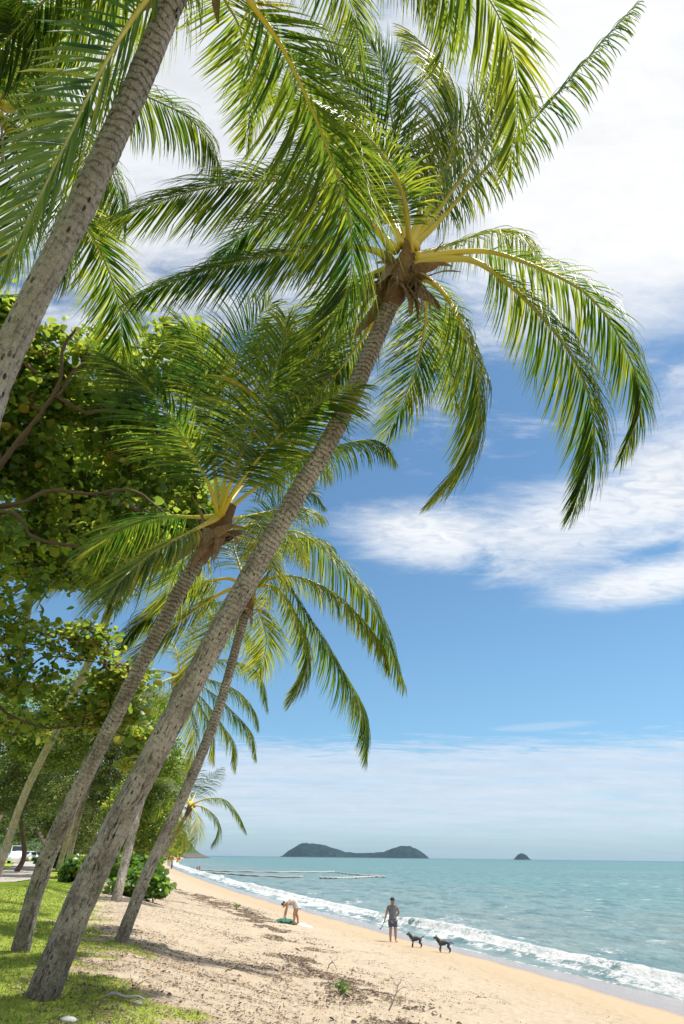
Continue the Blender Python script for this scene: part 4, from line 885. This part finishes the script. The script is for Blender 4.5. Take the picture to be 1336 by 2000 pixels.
sh['pel'] = ((0, 0, .93), (.165, .122)); sh['hem'] = ((0, 0, .85), (.165, .122)); sh['nb'] = ((0, .01, 1.455), .08); sh['sl'] = ((-.19, .01, 1.41), .083); sh['sr'] = ((.19, .01, 1.41), .083); sh['ml'] = ((-.245, .015, 1.26), .070); sh['mr'] = ((.27, .055, 1.28), .070)
skin('shirt', sh, [('hem', 'pel'), ('pel', 'wst'), ('wst', 'che'), ('che', 'ubk'), ('ubk', 'nb'), ('ubk', 'sl'), ('sl', 'ml'), ('ubk', 'sr'), ('sr', 'mr')], m_shirt, MN, 'che')
so_ = {'pel': ((0, 0, .93), (.155, .115)), 'hl': ((-.095, 0, .82), (.098, .11)), 'hr': ((.095, 0, .82), (.098, .11)), 'ml': ((-.112, -.01, .68), (.088, .10)), 'mr': ((.112, -.01, .68), (.088, .10)), 'nl': ((-.115, -.01, .56), (.086, .096)), 'nr': ((.115, -.01, .56), (.086, .096))}
skin('shorts', so_, [('pel', 'hl'), ('hl', 'ml'), ('ml', 'nl'), ('pel', 'hr'), ('hr', 'mr'), ('mr', 'nr')], m_shorts, MN, 'pel')
b = MB(); b.add(*ell((0, -.005, 1.735), (.105, .118, .075), 20, 10)); V, Fc = ell((0, -.012, 1.700), (.150, .170, .016), 24, 6); b.add(V, Fc); o = b.build('hat', m_hat, None, smooth=True); o.parent = MN
ST = thing('ball_thrower', 'thin dark ball-throwing stick held low in the hand of the person in the hat', 'stick', gp); ST.rotation_euler = MN.rotation_euler
b = MB(); b.tube([(-.415, -.145, .86), (-.47, -.18, .77), (-.60, -.25, .60), (-.64, -.27, .56)], [.014, .011, .011, .016], 8, 14); V, Fc = ell((-.655, -.28, .545), (.036, .036, .030), 12, 8); b.add(V, Fc); o = b.build('shaft', m_stick, None, smooth=True); o.parent = ST

# bending woman (local frame: faces -X, side on)
gp = ground(574, 1806)[0]
WN = thing('person', 'person with dark pinned-up hair bending over to reach a green mat on the sand', 'person', gp); WN.rotation_euler = (0, 0, rad(8))
nd = {'pel': ((.12, 0, .86), (.145, .135)), 'wst': ((-.04, 0, .97), (.105, .12)), 'che': ((-.22, 0, .985), (.115, .135)), 'ubk': ((-.34, 0, .96), (.095, .125)), 'nk': ((-.44, 0, .90), .050), 'hd0': ((-.50, 0, .87), (.066, .07)), 'hd1': ((-.56, 0, .84), (.078, .084)), 'hd2': ((-.61, 0, .82), (.060, .066))}
ed = []; chain(ed, 'pel', 'wst', 'che', 'ubk', 'nk', 'hd0', 'hd1', 'hd2')
for q, s_, dx in (('l', -1, -.02), ('r', 1, .07)):
    nd.update({'s' + q: ((-.35, s_ * .17, .92), .052), 'e' + q: ((-.44 + dx, s_ * .19, .64), .036), 'w' + q: ((-.50 + dx, s_ * .13, .36), .025)}); chain(ed, 'ubk', 's' + q, 'e' + q, 'w' + q)
    hand(nd, ed, 'w' + q, nd['w' + q][0], (-.08, 0, -1), (0, s_, 0), (1, 0, 0), .92, .5)
for q, s_, kx_, fx in (('l', -1, -.02, -.02), ('r', 1, .10, .22)):
    nd.update({'h' + q: ((.12 if s_ < 0 else .14, s_ * .09, .80), .100), 'k' + q: ((kx_, s_ * .10, .46), .056), 'c' + q: ((kx_ * .5 + fx * .5 + .03, s_ * .10, .31), .053), 'a' + q: ((fx, s_ * .10, .09), .033), 'f' + q: ((fx - .09, s_ * .10, .03), (.036, .025)), 't' + q: ((fx - .17, s_ * .105, .022), (.034, .018)), 'z' + q: ((fx + .04, s_ * .10, .03), .028)})
    chain(ed, 'pel', 'h' + q, 'k' + q, 'c' + q, 'a' + q, 'f' + q, 't' + q); ed.append(('a' + q, 'z' + q))
skin('body', nd, ed, m_skin2, WN, 'pel')
headparts(WN, (-.56, 0, .845), (-.35, 0, -.94), (-.94, 0, .35), m_skin2, .95)
m_top = simple('pale_patterned_top', (.50, .46, .42), .85, .6, 22.)
sh = {'pel': ((.15, 0, .88), (.165, .155)), 'wst': ((-.03, 0, .985), (.118, .135)), 'che': ((-.20, 0, .995), (.125, .145)), 'ub': ((-.31, 0, .97), (.10, .13)), 'skirt': ((.15, 0, .74), (.16, .17))}
skin('dress', sh, [('skirt', 'pel'), ('pel', 'wst'), ('wst', 'che'), ('che', 'ub')], m_top, WN, 'pel')
b = MB(); V, Fc = ell((-.585, 0, .895), (.10, .09, .075), 16, 10); b.add(V, Fc); V, Fc = ell((-.54, 0, .985), (.05, .05, .055), 12, 8); b.add(V, Fc); o = b.build('hair', m_hair, None, smooth=True); o.parent = WN

# green mat and white bag by her
m_mat = simple('green_mat', (.02, .12, .075), .8, .8, 6., .03); g = np.random.default_rng(5)
def cloth(name, cpx, cpy, w_, d_, rz, mat, label, cat, lump, seed):
    c3 = ground(cpx, cpy)[0]; g = np.random.default_rng(seed); u_ = np.linspace(-.5, .5, 18); U_, V_ = np.meshgrid(u_, u_, indexing='ij')
    x = U_ * w_ * (1 + .15 * np.sin(V_ * 7)); y = V_ * d_ * (1 + .18 * np.sin(U_ * 6 + 1)); cs, sn = math.cos(rz), math.sin(rz); X_ = c3[0] + x * cs - y * sn; Y_ = c3[1] + x * sn + y * cs
    z = hgt(X_, Y_) + .012 + lump * fbm(U_ * 5 + seed, V_ * 5, seed) * (1 - (2 * np.maximum(abs(U_), abs(V_))) ** 4)
    Vt = np.stack([X_, Y_, z], -1).reshape(-1, 3); Fq = gridF(18, 18); V2 = Vt - np.array([0, 0, .008]); nn_ = len(Vt)
    bd = [i for i in range(18)] + [i * 18 + 17 for i in range(1, 18)] + [17 * 18 + i for i in range(16, -1, -1)] + [i * 18 for i in range(16, 0, -1)]
    side = np.array([(a, b_, b_ + nn_, a + nn_) for a, b_ in zip(bd, bd[1:] + bd[:1])])
    return tag(mk(name, np.vstack([Vt, V2]), np.vstack([Fq, Fq[:, ::-1] + nn_, side]), mat, origin=tuple(c3), smooth=True), label, cat)
cloth('beach_mat', 559, 1803, 1.0, 1.2, .2, m_mat, 'crumpled green mat on the sand in front of the bending person', 'mat', .30, 3)
m_wht = simple('white_cloth', (.75, .74, .72), .8, .1, 5.)
cloth('towel', 594, 1808, .6, 1.4, .3, m_wht, 'white towel lying on the sand behind the bending person', 'towel', .12, 4)

m_dog, n = newmat('grey_dog_coat'); oc = n.new('ShaderNodeTexCoord').outputs['Object']
k = n.noise(oc, 4., 3); ge = n.new('ShaderNodeSeparateXYZ', [oc])
cc = n.mix(n.ss(k, .4, .7), (.022, .023, .026), (.055, .055, .06)); finish(n, n.new('ShaderNodeBsdfPrincipled', {'Base Color': cc, 'Roughness': .5}).outputs[0])
m_coll = simple('pale_collar', (.70, .66, .60), .6, .1, 5.)
def dog(label, px, py, s_, rz, lift, headup, tailup):
    gp = ground(px, py)[0]; root = thing('dog', label, 'dog', gp, 'dogs facing the person on the beach'); root.rotation_euler = (0, 0, rz); root.scale = (s_,) * 3
    hz = .565 + headup
    nd = {'hip': ((.24, 0, .43), (.075, .095)), 'loin': ((.10, 0, .45), (.066, .078)), 'rib': ((-.06, 0, .42), (.085, .115)), 'chest': ((-.20, 0, .43), (.085, .12)), 'nk0': ((-.27, 0, .50), (.080, .092)), 'nk1': ((-.33, 0, hz - .01), (.064, .07)), 'skull': ((-.385, 0, hz + .055), (.072, .066)), 'stop': ((-.445, 0, hz + .05), (.052, .046)), 'muz': ((-.51, 0, hz + .04), (.040, .036)), 'nose': ((-.54, 0, hz + .042), (.028, .024)),
          'tl0': ((.32, 0, .46), .028), 'tl1': ((.42, .01, .46 + tailup * .5), .018), 'tl2': ((.51, .02, .47 + tailup), .010)}
    ed = []; chain(ed, 'hip', 'loin', 'rib', 'chest', 'nk0', 'nk1', 'skull', 'stop', 'muz', 'nose'); chain(ed, 'hip', 'tl0', 'tl1', 'tl2')
    for q, y_ in (('l', -.075), ('r', .075)):
        dx = -.05 if q == 'l' else .05
        nd.update({'th' + q: ((.25, y_, .36), (.062, .05)), 'st' + q: ((.19 + dx, y_ * 1.2, .255), .036), 'hk' + q: ((.31 + dx, y_ * 1.2, .145), .021), 'pm' + q: ((.285 + dx, y_ * 1.2, .035), .017), 'pt' + q: ((.245 + dx, y_ * 1.2, .018), (.022, .014))})
        chain(ed, 'hip', 'th' + q, 'st' + q, 'hk' + q, 'pm' + q, 'pt' + q)
        up_ = lift and q == 'l'
        nd.update({'sh' + q: ((-.21, y_, .36), (.048, .045)), 'eb' + q: ((-.165 + dx * .5, y_ * 1.15, .27), .030), 'wr' + q: (((-.27, y_ * 1.15, .20) if up_ else (-.205 + dx, y_ * 1.15, .14)), .020), 'pf' + q: (((-.25, y_ * 1.15, .10) if up_ else (-.205 + dx, y_ * 1.15, .03)), .017), 'ft' + q: (((-.265, y_ * 1.15, .075) if up_ else (-.24 + dx, y_ * 1.15, .016)), (.022, .014))})
        chain(ed, 'chest', 'sh' + q, 'eb' + q, 'wr' + q, 'pf' + q, 'ft' + q)
    skin('body', nd, ed, m_dog, root, 'rib', fat=1.42)
    for q in (-1, 1):
        b = MB(); b.tube([(-.385, q * .04, hz + .11), (-.37, q * .06, hz + .155), (-.395, q * .075, hz + .15)], [.024, .018, .005], 7, 8); o = b.build('ear', m_dog, None, smooth=True); o.parent = root
        b = MB(); V, Fc = ell((-.452, q * .035, hz + .088), (.009, .006, .009), 8, 6); b.add(V, Fc); o = b.build('eye', m_eye, None, smooth=True); o.parent = root
    b = MB(); a_ = np.linspace(0, 2 * np.pi, 19); c_ = np.array([-.315, 0, .56 + headup * .6]); ax = nrm(np.array([-.55, 0, .83])); e1 = np.array([0, 1., 0]); e2 = np.cross(ax, e1)
    Pn = c_ + (e1 * np.cos(a_)[:, None] * .066 + e2 * np.sin(a_)[:, None] * .075); b.add(*tube(Pn, .014, 6)); o = b.build('collar', m_coll, None, smooth=True); o.parent = root
    b = MB(); V, Fc = ell((-.275, 0, .42), (.03, .055, .075), 12, 8); b.add(V, Fc); o = b.build('white_chest_patch', m_coll, None, smooth=True); o.parent = root
    return root
dog('dark grey dog nearest the standing person, all paws down, tail held level', 813, 1851, .80, rad(12), False, .02, .10)
dog('dark grey dog farthest right on the beach, one front paw lifted and tail drooping', 868, 1861, .84, rad(8), True, .03, -.10)

# far-off bathers and flags
def tiny(label, px, py, h_, mat2):
    gp = ground(px, py)[0]; root = thing('person', label, 'person', gp, 'bathers far down the beach'); s_ = h_ / 1.75; root.scale = (s_,) * 3
    nd = {'p': ((0, 0, .92), (.14, .10)), 'w': ((0, 0, 1.1), (.12, .09)), 'c': ((0, 0, 1.33), (.16, .10)), 'n': ((0, 0, 1.49), .055), 'h': ((0, 0, 1.60), .085), 'h2': ((0, 0, 1.68), .07)}
    ed = []; chain(ed, 'p', 'w', 'c', 'n', 'h', 'h2')
    for q, s2 in (('l', -1), ('r', 1)):
        nd.update({'k' + q: ((s2 * .11, -.03, .5), .06), 'a' + q: ((s2 * .13, 0, .08), .04), 'f' + q: ((s2 * .14, -.12, .03), .03), 's' + q: ((s2 * .2, 0, 1.38), .055), 'e' + q: ((s2 * .27, .02, 1.12), .04), 'w' + q: ((s2 * .25, -.08, .9), .03), 'g' + q: ((s2 * .25, -.1, .8), .035)})
        chain(ed, 'p', 'k' + q, 'a' + q, 'f' + q); chain(ed, 'c', 's' + q, 'e' + q, 'w' + q, 'g' + q)
    skin('body', nd, ed, m_skin, root, 'p', 1)
    sw = {'p': ((0, 0, .9), (.165, .12)), 'l': ((-.1, 0, .7), .1), 'r': ((.1, 0, .7), .1)}; skin('swimwear', sw, [('p', 'l'), ('p', 'r')], mat2, root, 'p', 1)
tiny('distant bather in dark shorts at the water line by the enclosure, the taller of two', 389, 1704, 1.8, simple('dark_swimwear', (.04, .04, .07)))
tiny('distant bather in red at the water line by the enclosure, the shorter of two', 384.5, 1704, 1.6, simple('red_swimwear', (.5, .05, .04)))
for i, (px_, py_, lb_) in enumerate(((344, 1690, 'yellow and red beach flag on a pole far down the sand, seaward one'), (330, 1691, 'yellow and red beach flag on a pole far down the sand, beside the shrub'))):
    gp = ground(px_, py_)[0]; FL = thing('beach_flag', lb_, 'flag', gp, 'lifesaving flags on the far beach')
    b = MB(); b.tube([gp, gp + [0, 0, 3.0]], [.05, .04], 8, 4); b.build('pole', m_boom, FL, smooth=True)
    for j, colr_ in enumerate(((.75, .05, .03), (.85, .65, .04))):
        u_ = np.linspace(0, 1, 8); V = []
        for zz_ in (2.9 - .8 * j, 2.1 - .8 * j):
            for uu_ in u_: V.append(gp + [.08 + uu_ * 1.5, .12 * math.sin(uu_ * 7), zz_])
        Fq = gridF(2, 8); V = np.array(V); mk('flag_cloth', np.vstack([V, V + [0, .01, 0]]), np.vstack([Fq, Fq[:, ::-1] + 16]), simple('flag_%d' % j, colr_), FL)

# ---------------------------------------------------------------- parked cars behind the trees
m_glass = simple('car_glass', (.02, .03, .04), .08, .1, 3.); m_tyre = simple('tyre', (.02, .02, .02), .9, .2, 9.); m_rim = simple('wheel_rim', (.45, .46, .47), .35, .1, 9., metal=.8)
m_lamp = simple('headlight_glass', (.75, .76, .76), .1, .1, 4.)
def car(label, px, py, rz, col, L=4.4, W=1.8, H=1.5, van=False):
    gp = ground(px, py)[0]; root = thing('parked_car', label, 'car', gp, 'cars parked behind the trees'); root.rotation_euler = (0, 0, rz)
    mb = simple('car_paint', col, .25, .03, 2.)
    if van: prof = [(-L / 2, .35), (-L / 2, .95), (-L / 2 + .12, H * .95), (-L / 2 + .3, H), (L / 2 - 1.5, H), (L / 2 - .75, 1.05), (L / 2 - .08, .9), (L / 2, .6), (L / 2, .32)]
    else: prof = [(-L / 2, .35), (-L / 2, .85), (-L / 2 + .15, .98), (-L / 2 + .55, 1.02), (-L / 2 + 1.0, H), (L / 2 - 2.0, H), (L / 2 - 1.2, .98), (L / 2 - .15, .82), (L / 2, .6), (L / 2, .32)]
    b = MB(); rows = []
    for y_, ins, top in ((-W / 2, 0, .88), (-W / 2 * .94, 0, .97), (0, 0, 1.0), (W / 2 * .94, 0, .97), (W / 2, 0, .88)):
        rows.append([(x_, y_ * (1 if z_ < 1 else .84), z_ if z_ < 1 else 1 + (z_ - 1) * top) for x_, z_ in prof])
    V = np.array(rows).reshape(-1, 3); k_ = len(prof); Fq = gridF(5, k_).tolist() + [list(range(k_))[::-1], [4 * k_ + i for i in range(k_)], [i * k_ for i in range(5)], [i * k_ + k_ - 1 for i in range(4, -1, -1)], ][:2]
    b.add(V, [], Fq); o = b.build('body', mb, None); o.parent = root
    x1 = -L / 2 + (.35 if van else .95); x2 = L / 2 - (1.45 if van else 1.65); zt = 1 + (H - 1) * .80
    for s2 in (-1, 1):
        b = MB(); yb = W / 2 * .955 * s2; yt = W / 2 * .86 * s2
        b.add(np.array([(x1, yb, 1.0), (x2 + .25, yb, 1.0), (x2 - .12, yt, zt), (x1 + .2, yt, zt), (x1, yb * .97, 1.0), (x2 + .25, yb * .97, 1.0), (x2 - .12, yt * .97, zt), (x1 + .2, yt * .97, zt)]), [(0, 1, 2, 3), (7, 6, 5, 4), (0, 4, 5, 1), (1, 5, 6, 2), (2, 6, 7, 3), (3, 7, 4, 0)]); o = b.build('side_window', m_glass, None); o.parent = root
    for q, (xa, za, xb, zb) in enumerate(((L / 2 - (.85 if van else 1.28), 1.04, L / 2 - (1.42 if van else 1.92), H - .06), (-L / 2 + (.0 if van else .55), 1.04, -L / 2 + (.1 if van else .95), H - .1))):
        sg = 1 if q == 0 else -1; b = MB(); wv_ = W / 2 * .74
        b.add(np.array([(xa + sg * .03, -wv_, za), (xa + sg * .03, wv_, za), (xb + sg * .05, wv_ * .95, zb), (xb + sg * .05, -wv_ * .95, zb), (xa - sg * .05, -wv_, za), (xa - sg * .05, wv_, za), (xb - sg * .04, wv_ * .95, zb), (xb - sg * .04, -wv_ * .95, zb)]), [(0, 1, 2, 3), (7, 6, 5, 4), (0, 4, 5, 1), (1, 5, 6, 2), (2, 6, 7, 3), (3, 7, 4, 0)]); o = b.build('windscreen' if q == 0 else 'rear_window', m_glass, None); o.parent = root
    for x_ in (-L / 2 + .8, L / 2 - .85):
        for s2 in (-1, 1):
            b = MB(); a_ = np.linspace(0, 2 * np.pi, 20, endpoint=False); y_ = s2 * W / 2
            ring = lambda r_, yy: np.stack([x_ + r_ * np.cos(a_), np.full(20, yy), .32 + r_ * np.sin(a_)], 1)
            Vw = np.vstack([ring(.2, y_ - s2 * .2), ring(.32, y_ - s2 * .2), ring(.32, y_ + s2 * .01), ring(.2, y_ + s2 * .02)]); Fw = [(i * 20 + j, i * 20 + (j + 1) % 20, (i + 1) * 20 + (j + 1) % 20, (i + 1) * 20 + j) for i in range(3) for j in range(20)]
            b.add(Vw, Fw); wh = b.build('wheel', m_tyre, None, smooth=True); wh.parent = root
            b = MB(); Vw = np.vstack([ring(.2, y_ + s2 * .015), [[x_, y_ + s2 * .03, .32]]]); b.add(Vw, [], [(20, j, (j + 1) % 20) for j in range(20)]); o = b.build('rim', m_rim, None); o.parent = wh
    for s2 in (-1, 1):
        b = MB(); V, Fc = ell((L / 2 - .03, s2 * W * .36, .72), (.07, .17, .09), 10, 8); b.add(V, Fc); o = b.build('headlight', m_lamp, None, smooth=True); o.parent = root
    return root
car('white van half hidden by palm stems at the left edge of the lawn', 30, 1686, rad(-70), (.72, .75, .77), 5.0, 1.9, 2.2, True)
car('pale silver car parked behind the forked tree', 52, 1682, rad(-100), (.62, .65, .68), 4.4, 1.8, 1.55)
car('dark blue car parked rightmost, beyond the concrete path', 73, 1681, rad(-60), (.03, .06, .25), 4.4, 1.8, 1.5)
car('bright sky blue car showing at the very left edge of the picture', 2, 1676, rad(-90), (.02, .33, .62), 4.4, 1.8, 1.5)

# ---------------------------------------------------------------- lawn blades, sand litter, driftwood
g = np.random.default_rng(900)
def scatter_grass(cnt, y0, y1, x0, x1, h_, w_, thr, pw=1.6):
    y = y0 + (y1 - y0) * g.random(cnt) ** pw; x = x0 + (x1 - x0) * g.random(cnt) * 1.0; x = x - (y - y0) * .27
    m_ = grassmask(x, y); k_ = m_ * (.55 + .7 * fbm(x * 2, y * 2, 55)) > thr * g.random(cnt) + .25; x = x[k_]; y = y[k_]; m_ = m_[k_]; z = hgt(x, y); m = len(x)
    b3 = np.stack([x, y, z - .005], 1); a_ = g.random(m) * 6.28; ln_ = h_ * g.uniform(.5, 1.3, m) * (.55 + .45 * m_) * (1 + y * .012); d_ = np.stack([np.cos(a_), np.sin(a_), 0 * a_], 1); sd_ = np.stack([-np.sin(a_), np.cos(a_), 0 * a_], 1); ww = (w_ * (1 + y * .03))[:, None] if not np.isscalar(w_ * (1 + y * .03)) else w_
    le = g.uniform(.2, 1.1, m)[:, None]; p1 = b3 + (d_ * le * .45 + [0, 0, .6]) * ln_[:, None]; p2 = b3 + (d_ * le * 1.1 + [0, 0, .95]) * ln_[:, None]
    V = np.stack([b3 - sd_ * ww, b3 + sd_ * ww, p1 + sd_ * ww * .8, p2, p1 - sd_ * ww * .8], 1); q = np.arange(m)[:, None] * 5
    Fc = np.vstack([np.hstack([q, q + 1, q + 2, q + 4]), np.hstack([q + 4, q + 2, q + 3, q + 3])])
    return V.reshape(-1, 3), np.hstack([q, q + 1, q + 2, q + 4]), np.hstack([q + 4, q + 2, q + 3]), np.repeat(g.random(m), 5)
m_grass = leafmat('grass_blade', (.10, .17, .022), (.15, .23, .03), (.28, .30, .06), ((.20, .36, .03), (.48, .55, .08)), .55, .4, .25)
V, F4, F3, va = scatter_grass(300000, 7, 46, -15, 3, .036, .0045, .55)
tag(mk('grass', V, F4.tolist() + F3.tolist(), m_grass, attrs={'v': va * .9}), 'short green lawn grass thinning out onto the sand around the palm bases', 'grass', kind='stuff')

def litter(name, P_, size, mat, label, cat):
    m = len(P_); a_ = g.random(m) * 6.28; s_ = size * g.lognormal(0, .45, m); asp = g.uniform(.12, .55, m)
    d_ = np.stack([np.cos(a_), np.sin(a_), g.normal(.05, .18, m)], 1); sd_ = np.stack([-np.sin(a_), np.cos(a_), g.normal(0, .3, m)], 1)
    x, y = P_[:, 0], P_[:, 1]; c_ = np.stack([x, y, hgt(x, y) + .012 + .15 * s_], 1)
    A_ = c_ - d_ * s_[:, None]; B2 = c_ + d_ * s_[:, None]; w2 = sd_ * (s_ * asp)[:, None]; up_ = np.stack([0 * s_, 0 * s_, s_ * g.uniform(.15, .6, m)], 1)
    V = np.stack([A_, c_ - w2, B2, c_ + w2, c_ + up_], 1); q = np.arange(m)[:, None] * 5
    Fc = np.vstack([np.hstack([q, q + 1, q + 4]), np.hstack([q + 1, q + 2, q + 4]), np.hstack([q + 2, q + 3, q + 4]), np.hstack([q + 3, q, q + 4])])
    return tag(mk(name, V.reshape(-1, 3), Fc, mat, attrs={'v': np.repeat(g.random(m), 5)}), label, cat, kind='stuff')
m_lit, n = newmat('dry_litter'); c = n.ramp(n.attr('v'), [(0, (.03, .02, .015)), (.5, (.095, .062, .042)), (.8, (.24, .17, .11)), (1, (.38, .30, .21))]); finish(n, n.new('ShaderNodeBsdfPrincipled', {'Base Color': c, 'Roughness': .85}).outputs[0])
# wrack line: a winding heap running down the beach
wk = np.array([ground(a, b_)[0][:2] for a, b_ in ((350, 1738), (420, 1762), (490, 1790), (540, 1830), (575, 1865), (620, 1895), (680, 1930), (740, 1965), (790, 2000), (840, 2040))])
Pn, Lw = spline(np.c_[wk, np.zeros(len(wk))], 400); Pn = Pn[:, :2]
idx = g.integers(0, 400, 90000); dens = fbm(idx * .045, idx * 0., 81, 3); sp = .35 + 1.1 * fbm(idx * .03, idx * 0 + 4, 82, 2); P_ = Pn[idx] + g.normal(0, 1, (90000, 2)) * sp[:, None] * np.array([.75, .9])
cl_ = fbm(P_[:, 0] * 1.3, P_[:, 1] * 1.0, 83); P_ = P_[(dens > .28) & (cl_ > .53)]
litter('wrack_line', P_, .026, m_lit, 'dark band of dried seaweed, twigs and leaf scraps winding down the dry sand', 'seaweed')
m = 75000; y = 8 + 50 * g.random(m) ** 1.7; d_ = 4.5 + 13.5 * g.random(m) ** .75; x = xs(y) - d_; k_ = fbm(x * .8, y * .8, 84) + .12 * (d_ > 9) + .06 * (d_ > 13) > .60; 
litter('sand_litter', np.stack([x[k_], y[k_]], 1), .0135, m_lit, 'scattered dead leaves, bark chips and shell grit over the dry sand', 'leaf litter')
m_yl = simple('yellow_leaf', (.34, .20, .09), .7, .5, 3.)
m = 26000; y = 8.5 + 11 * g.random(m) ** 1.2; x = xs(y) - (13.5 + 5 * g.random(m)); k_ = fbm(x * .9, y * 1.8, 86) > .50
litter('bark_litter', np.stack([x[k_], y[k_]], 1), .014, m_lit, 'brown bark crumbs and dead leaf scraps lying in the thin grass near the palms', 'leaf litter')
m = 900; y = 8 + 14 * g.random(m); x = xs(y) - (13 + 6 * g.random(m)); k_ = fbm(x * .6, y * .6, 85) > .5
litter('fallen_leaves', np.stack([x[k_], y[k_]], 1), .022, m_yl, 'dry orange-brown fallen leaves in the thin grass around the nearest palm base', 'leaves')
# twigs, each a thing
m_twig = simple('twig_bark', (.11, .08, .06), .9, .4, 20.)
tw = [((640, 1893), (668, 1932), 'bare forked twig standing out of the seaweed band', 1), ((262, 1925), (300, 1938), 'thin crooked twig lying on sand right of the big palm base', 0), ((760, 1975), (800, 1930), 'curved twig on the open sand right of the seaweed band', 1), ((440, 1900), (500, 1915), 'long fallen twig between the lawn edge and the seaweed', 0)]
for (a, b2, lb_, up_) in tw:
    p0, p1 = ground(*a)[0], ground(*b2)[0]; d_ = (p1 - p0) * .45; root = thing('twig', lb_, 'twig', p0); b = MB(); q0 = p0 + [0, 0, .02]; K_ = [q0]
    for j in range(5): K_.append(K_[-1] + d_ / 5 * [1, 1, 0] + g.normal(0, .03, 3) * [1, 1, .6] + [0, 0, .07 * up_ * (j < 3) ])
    b.tube(K_, [.014, .006], 6, 16); b.tube([K_[2], K_[2] + [.1, .05, .07], K_[2] + [.2, .02, .1]], [.007, .003], 5, 6); b.tube([K_[3], K_[3] + [-.06, .05, .07], K_[3] + [-.1, .1, .12]], [.006, .003], 5, 6); b.build('stick', m_twig, root, smooth=True)
m_dw = simple('bleached_wood', (.34, .32, .29), .85, .5, 14., .02)
p0 = ground(232, 1953)[0]
b = MB(); Pn, _ = spline([p0 + [-.24, .10, .015], p0 + [-.08, .05, .055], p0 + [.08, -.01, .035], p0 + [.26, -.05, .045], p0 + [.38, -.12, .01]], 60)
rm_ = 1 + .9 * (fbm(np.linspace(0, 9, 60)[:, None] + np.zeros((1, 14)), np.linspace(0, 5, 14)[None] + np.zeros((60, 1)), 95) - .5)
b.add(*tube(Pn, np.interp(np.linspace(0, 1, 60), [0, .2, .45, .6, .8, 1], [.005, .026, .014, .022, .016, .003]), 14, rmod=rm_))
tag(b.build('driftwood', m_dw, smooth=True, origin=tuple(p0)), 'weathered grey piece of driftwood in the thin grass right of the nearest palm base', 'driftwood')
m_stone = simple('pale_stone', (.42, .41, .39), .85, .4, 12., .02)
for (a, b2, r_, lb_) in ((268, 1962, .045, 'small pale stone at the right end of the driftwood'), (133, 1997, .065, 'pale lumpy stone at the bottom edge below the nearest palm base')):
    p0 = ground(a, b2)[0]; bm = bmesh.new(); bmesh.ops.create_icosphere(bm, subdivisions=3, radius=1); V = np.array([v.co[:] for v in bm.verts]); Fq = [[v.index for v in q.verts] for q in bm.faces]; bm.free()
    V = V * (1 + .5 * (fbm(V[:, :1] * 2 + 9 + r_ * 9, V[:, 1:2] * 2 + V[:, 2:3] * 2, 91) - .5)) * [1.5, 1, .6] * r_ + p0 + [0, 0, r_ * .3]; tag(mk('stone', V, Fq, m_stone, smooth=True, origin=tuple(p0)), lb_, 'stone')
# seedlings in the sand
def seedling(label, px, py, s_, cnt):
    p0 = ground(px, py)[0]; root = thing('seedling', label, 'plant', p0, 'green seedlings on the sand'); g = np.random.default_rng(int(px))
    b = MB(); tips = []
    for i in range(cnt):
        a_ = i * 2.4; t_ = p0 + np.array([math.cos(a_) * s_ * .5, math.sin(a_) * s_ * .5, s_ * g.uniform(.4, 1)]); tips.append(t_); b.tube([p0, (p0 + t_) / 2 + [0, 0, s_ * .15], t_], [.008, .004], 5, 6)
    b.build('stem', m_shr, root, smooth=True); leafy(np.array(tips), .085, g, per=5, rad_=.06, mat=m_shr, parent=root, yel=.5, name='leaves', up=.4, aspect=.4)
seedling('bright green seedling growing in the seaweed band near the bottom', 668, 1945, .20, 7); seedling('low green sprout at the upper seaweed band near the bending person', 462, 1777, .25, 9)

# cable seen against the sky beyond the palms is too faint to be sure of; left out

# ---------------------------------------------------------------- the air
hm = bpy.data.materials.new('haze'); hm.use_nodes = True; hm.node_tree.nodes.clear(); n = N(hm.node_tree)
pv = n.new('ShaderNodeVolumePrincipled', {'Color': (.50, .74, 1., 1.), 'Density': 2.8e-5, 'Anisotropy': .2})
n.new('ShaderNodeOutputMaterial', {'Volume': pv.outputs[0]})
b = MB(); b.box((6000, 7700, 62), (36000, 15800, 144)); tag(b.build('haze', hm), 'thin bright sea haze that pales the far islands and headland', 'haze', kind='stuff')
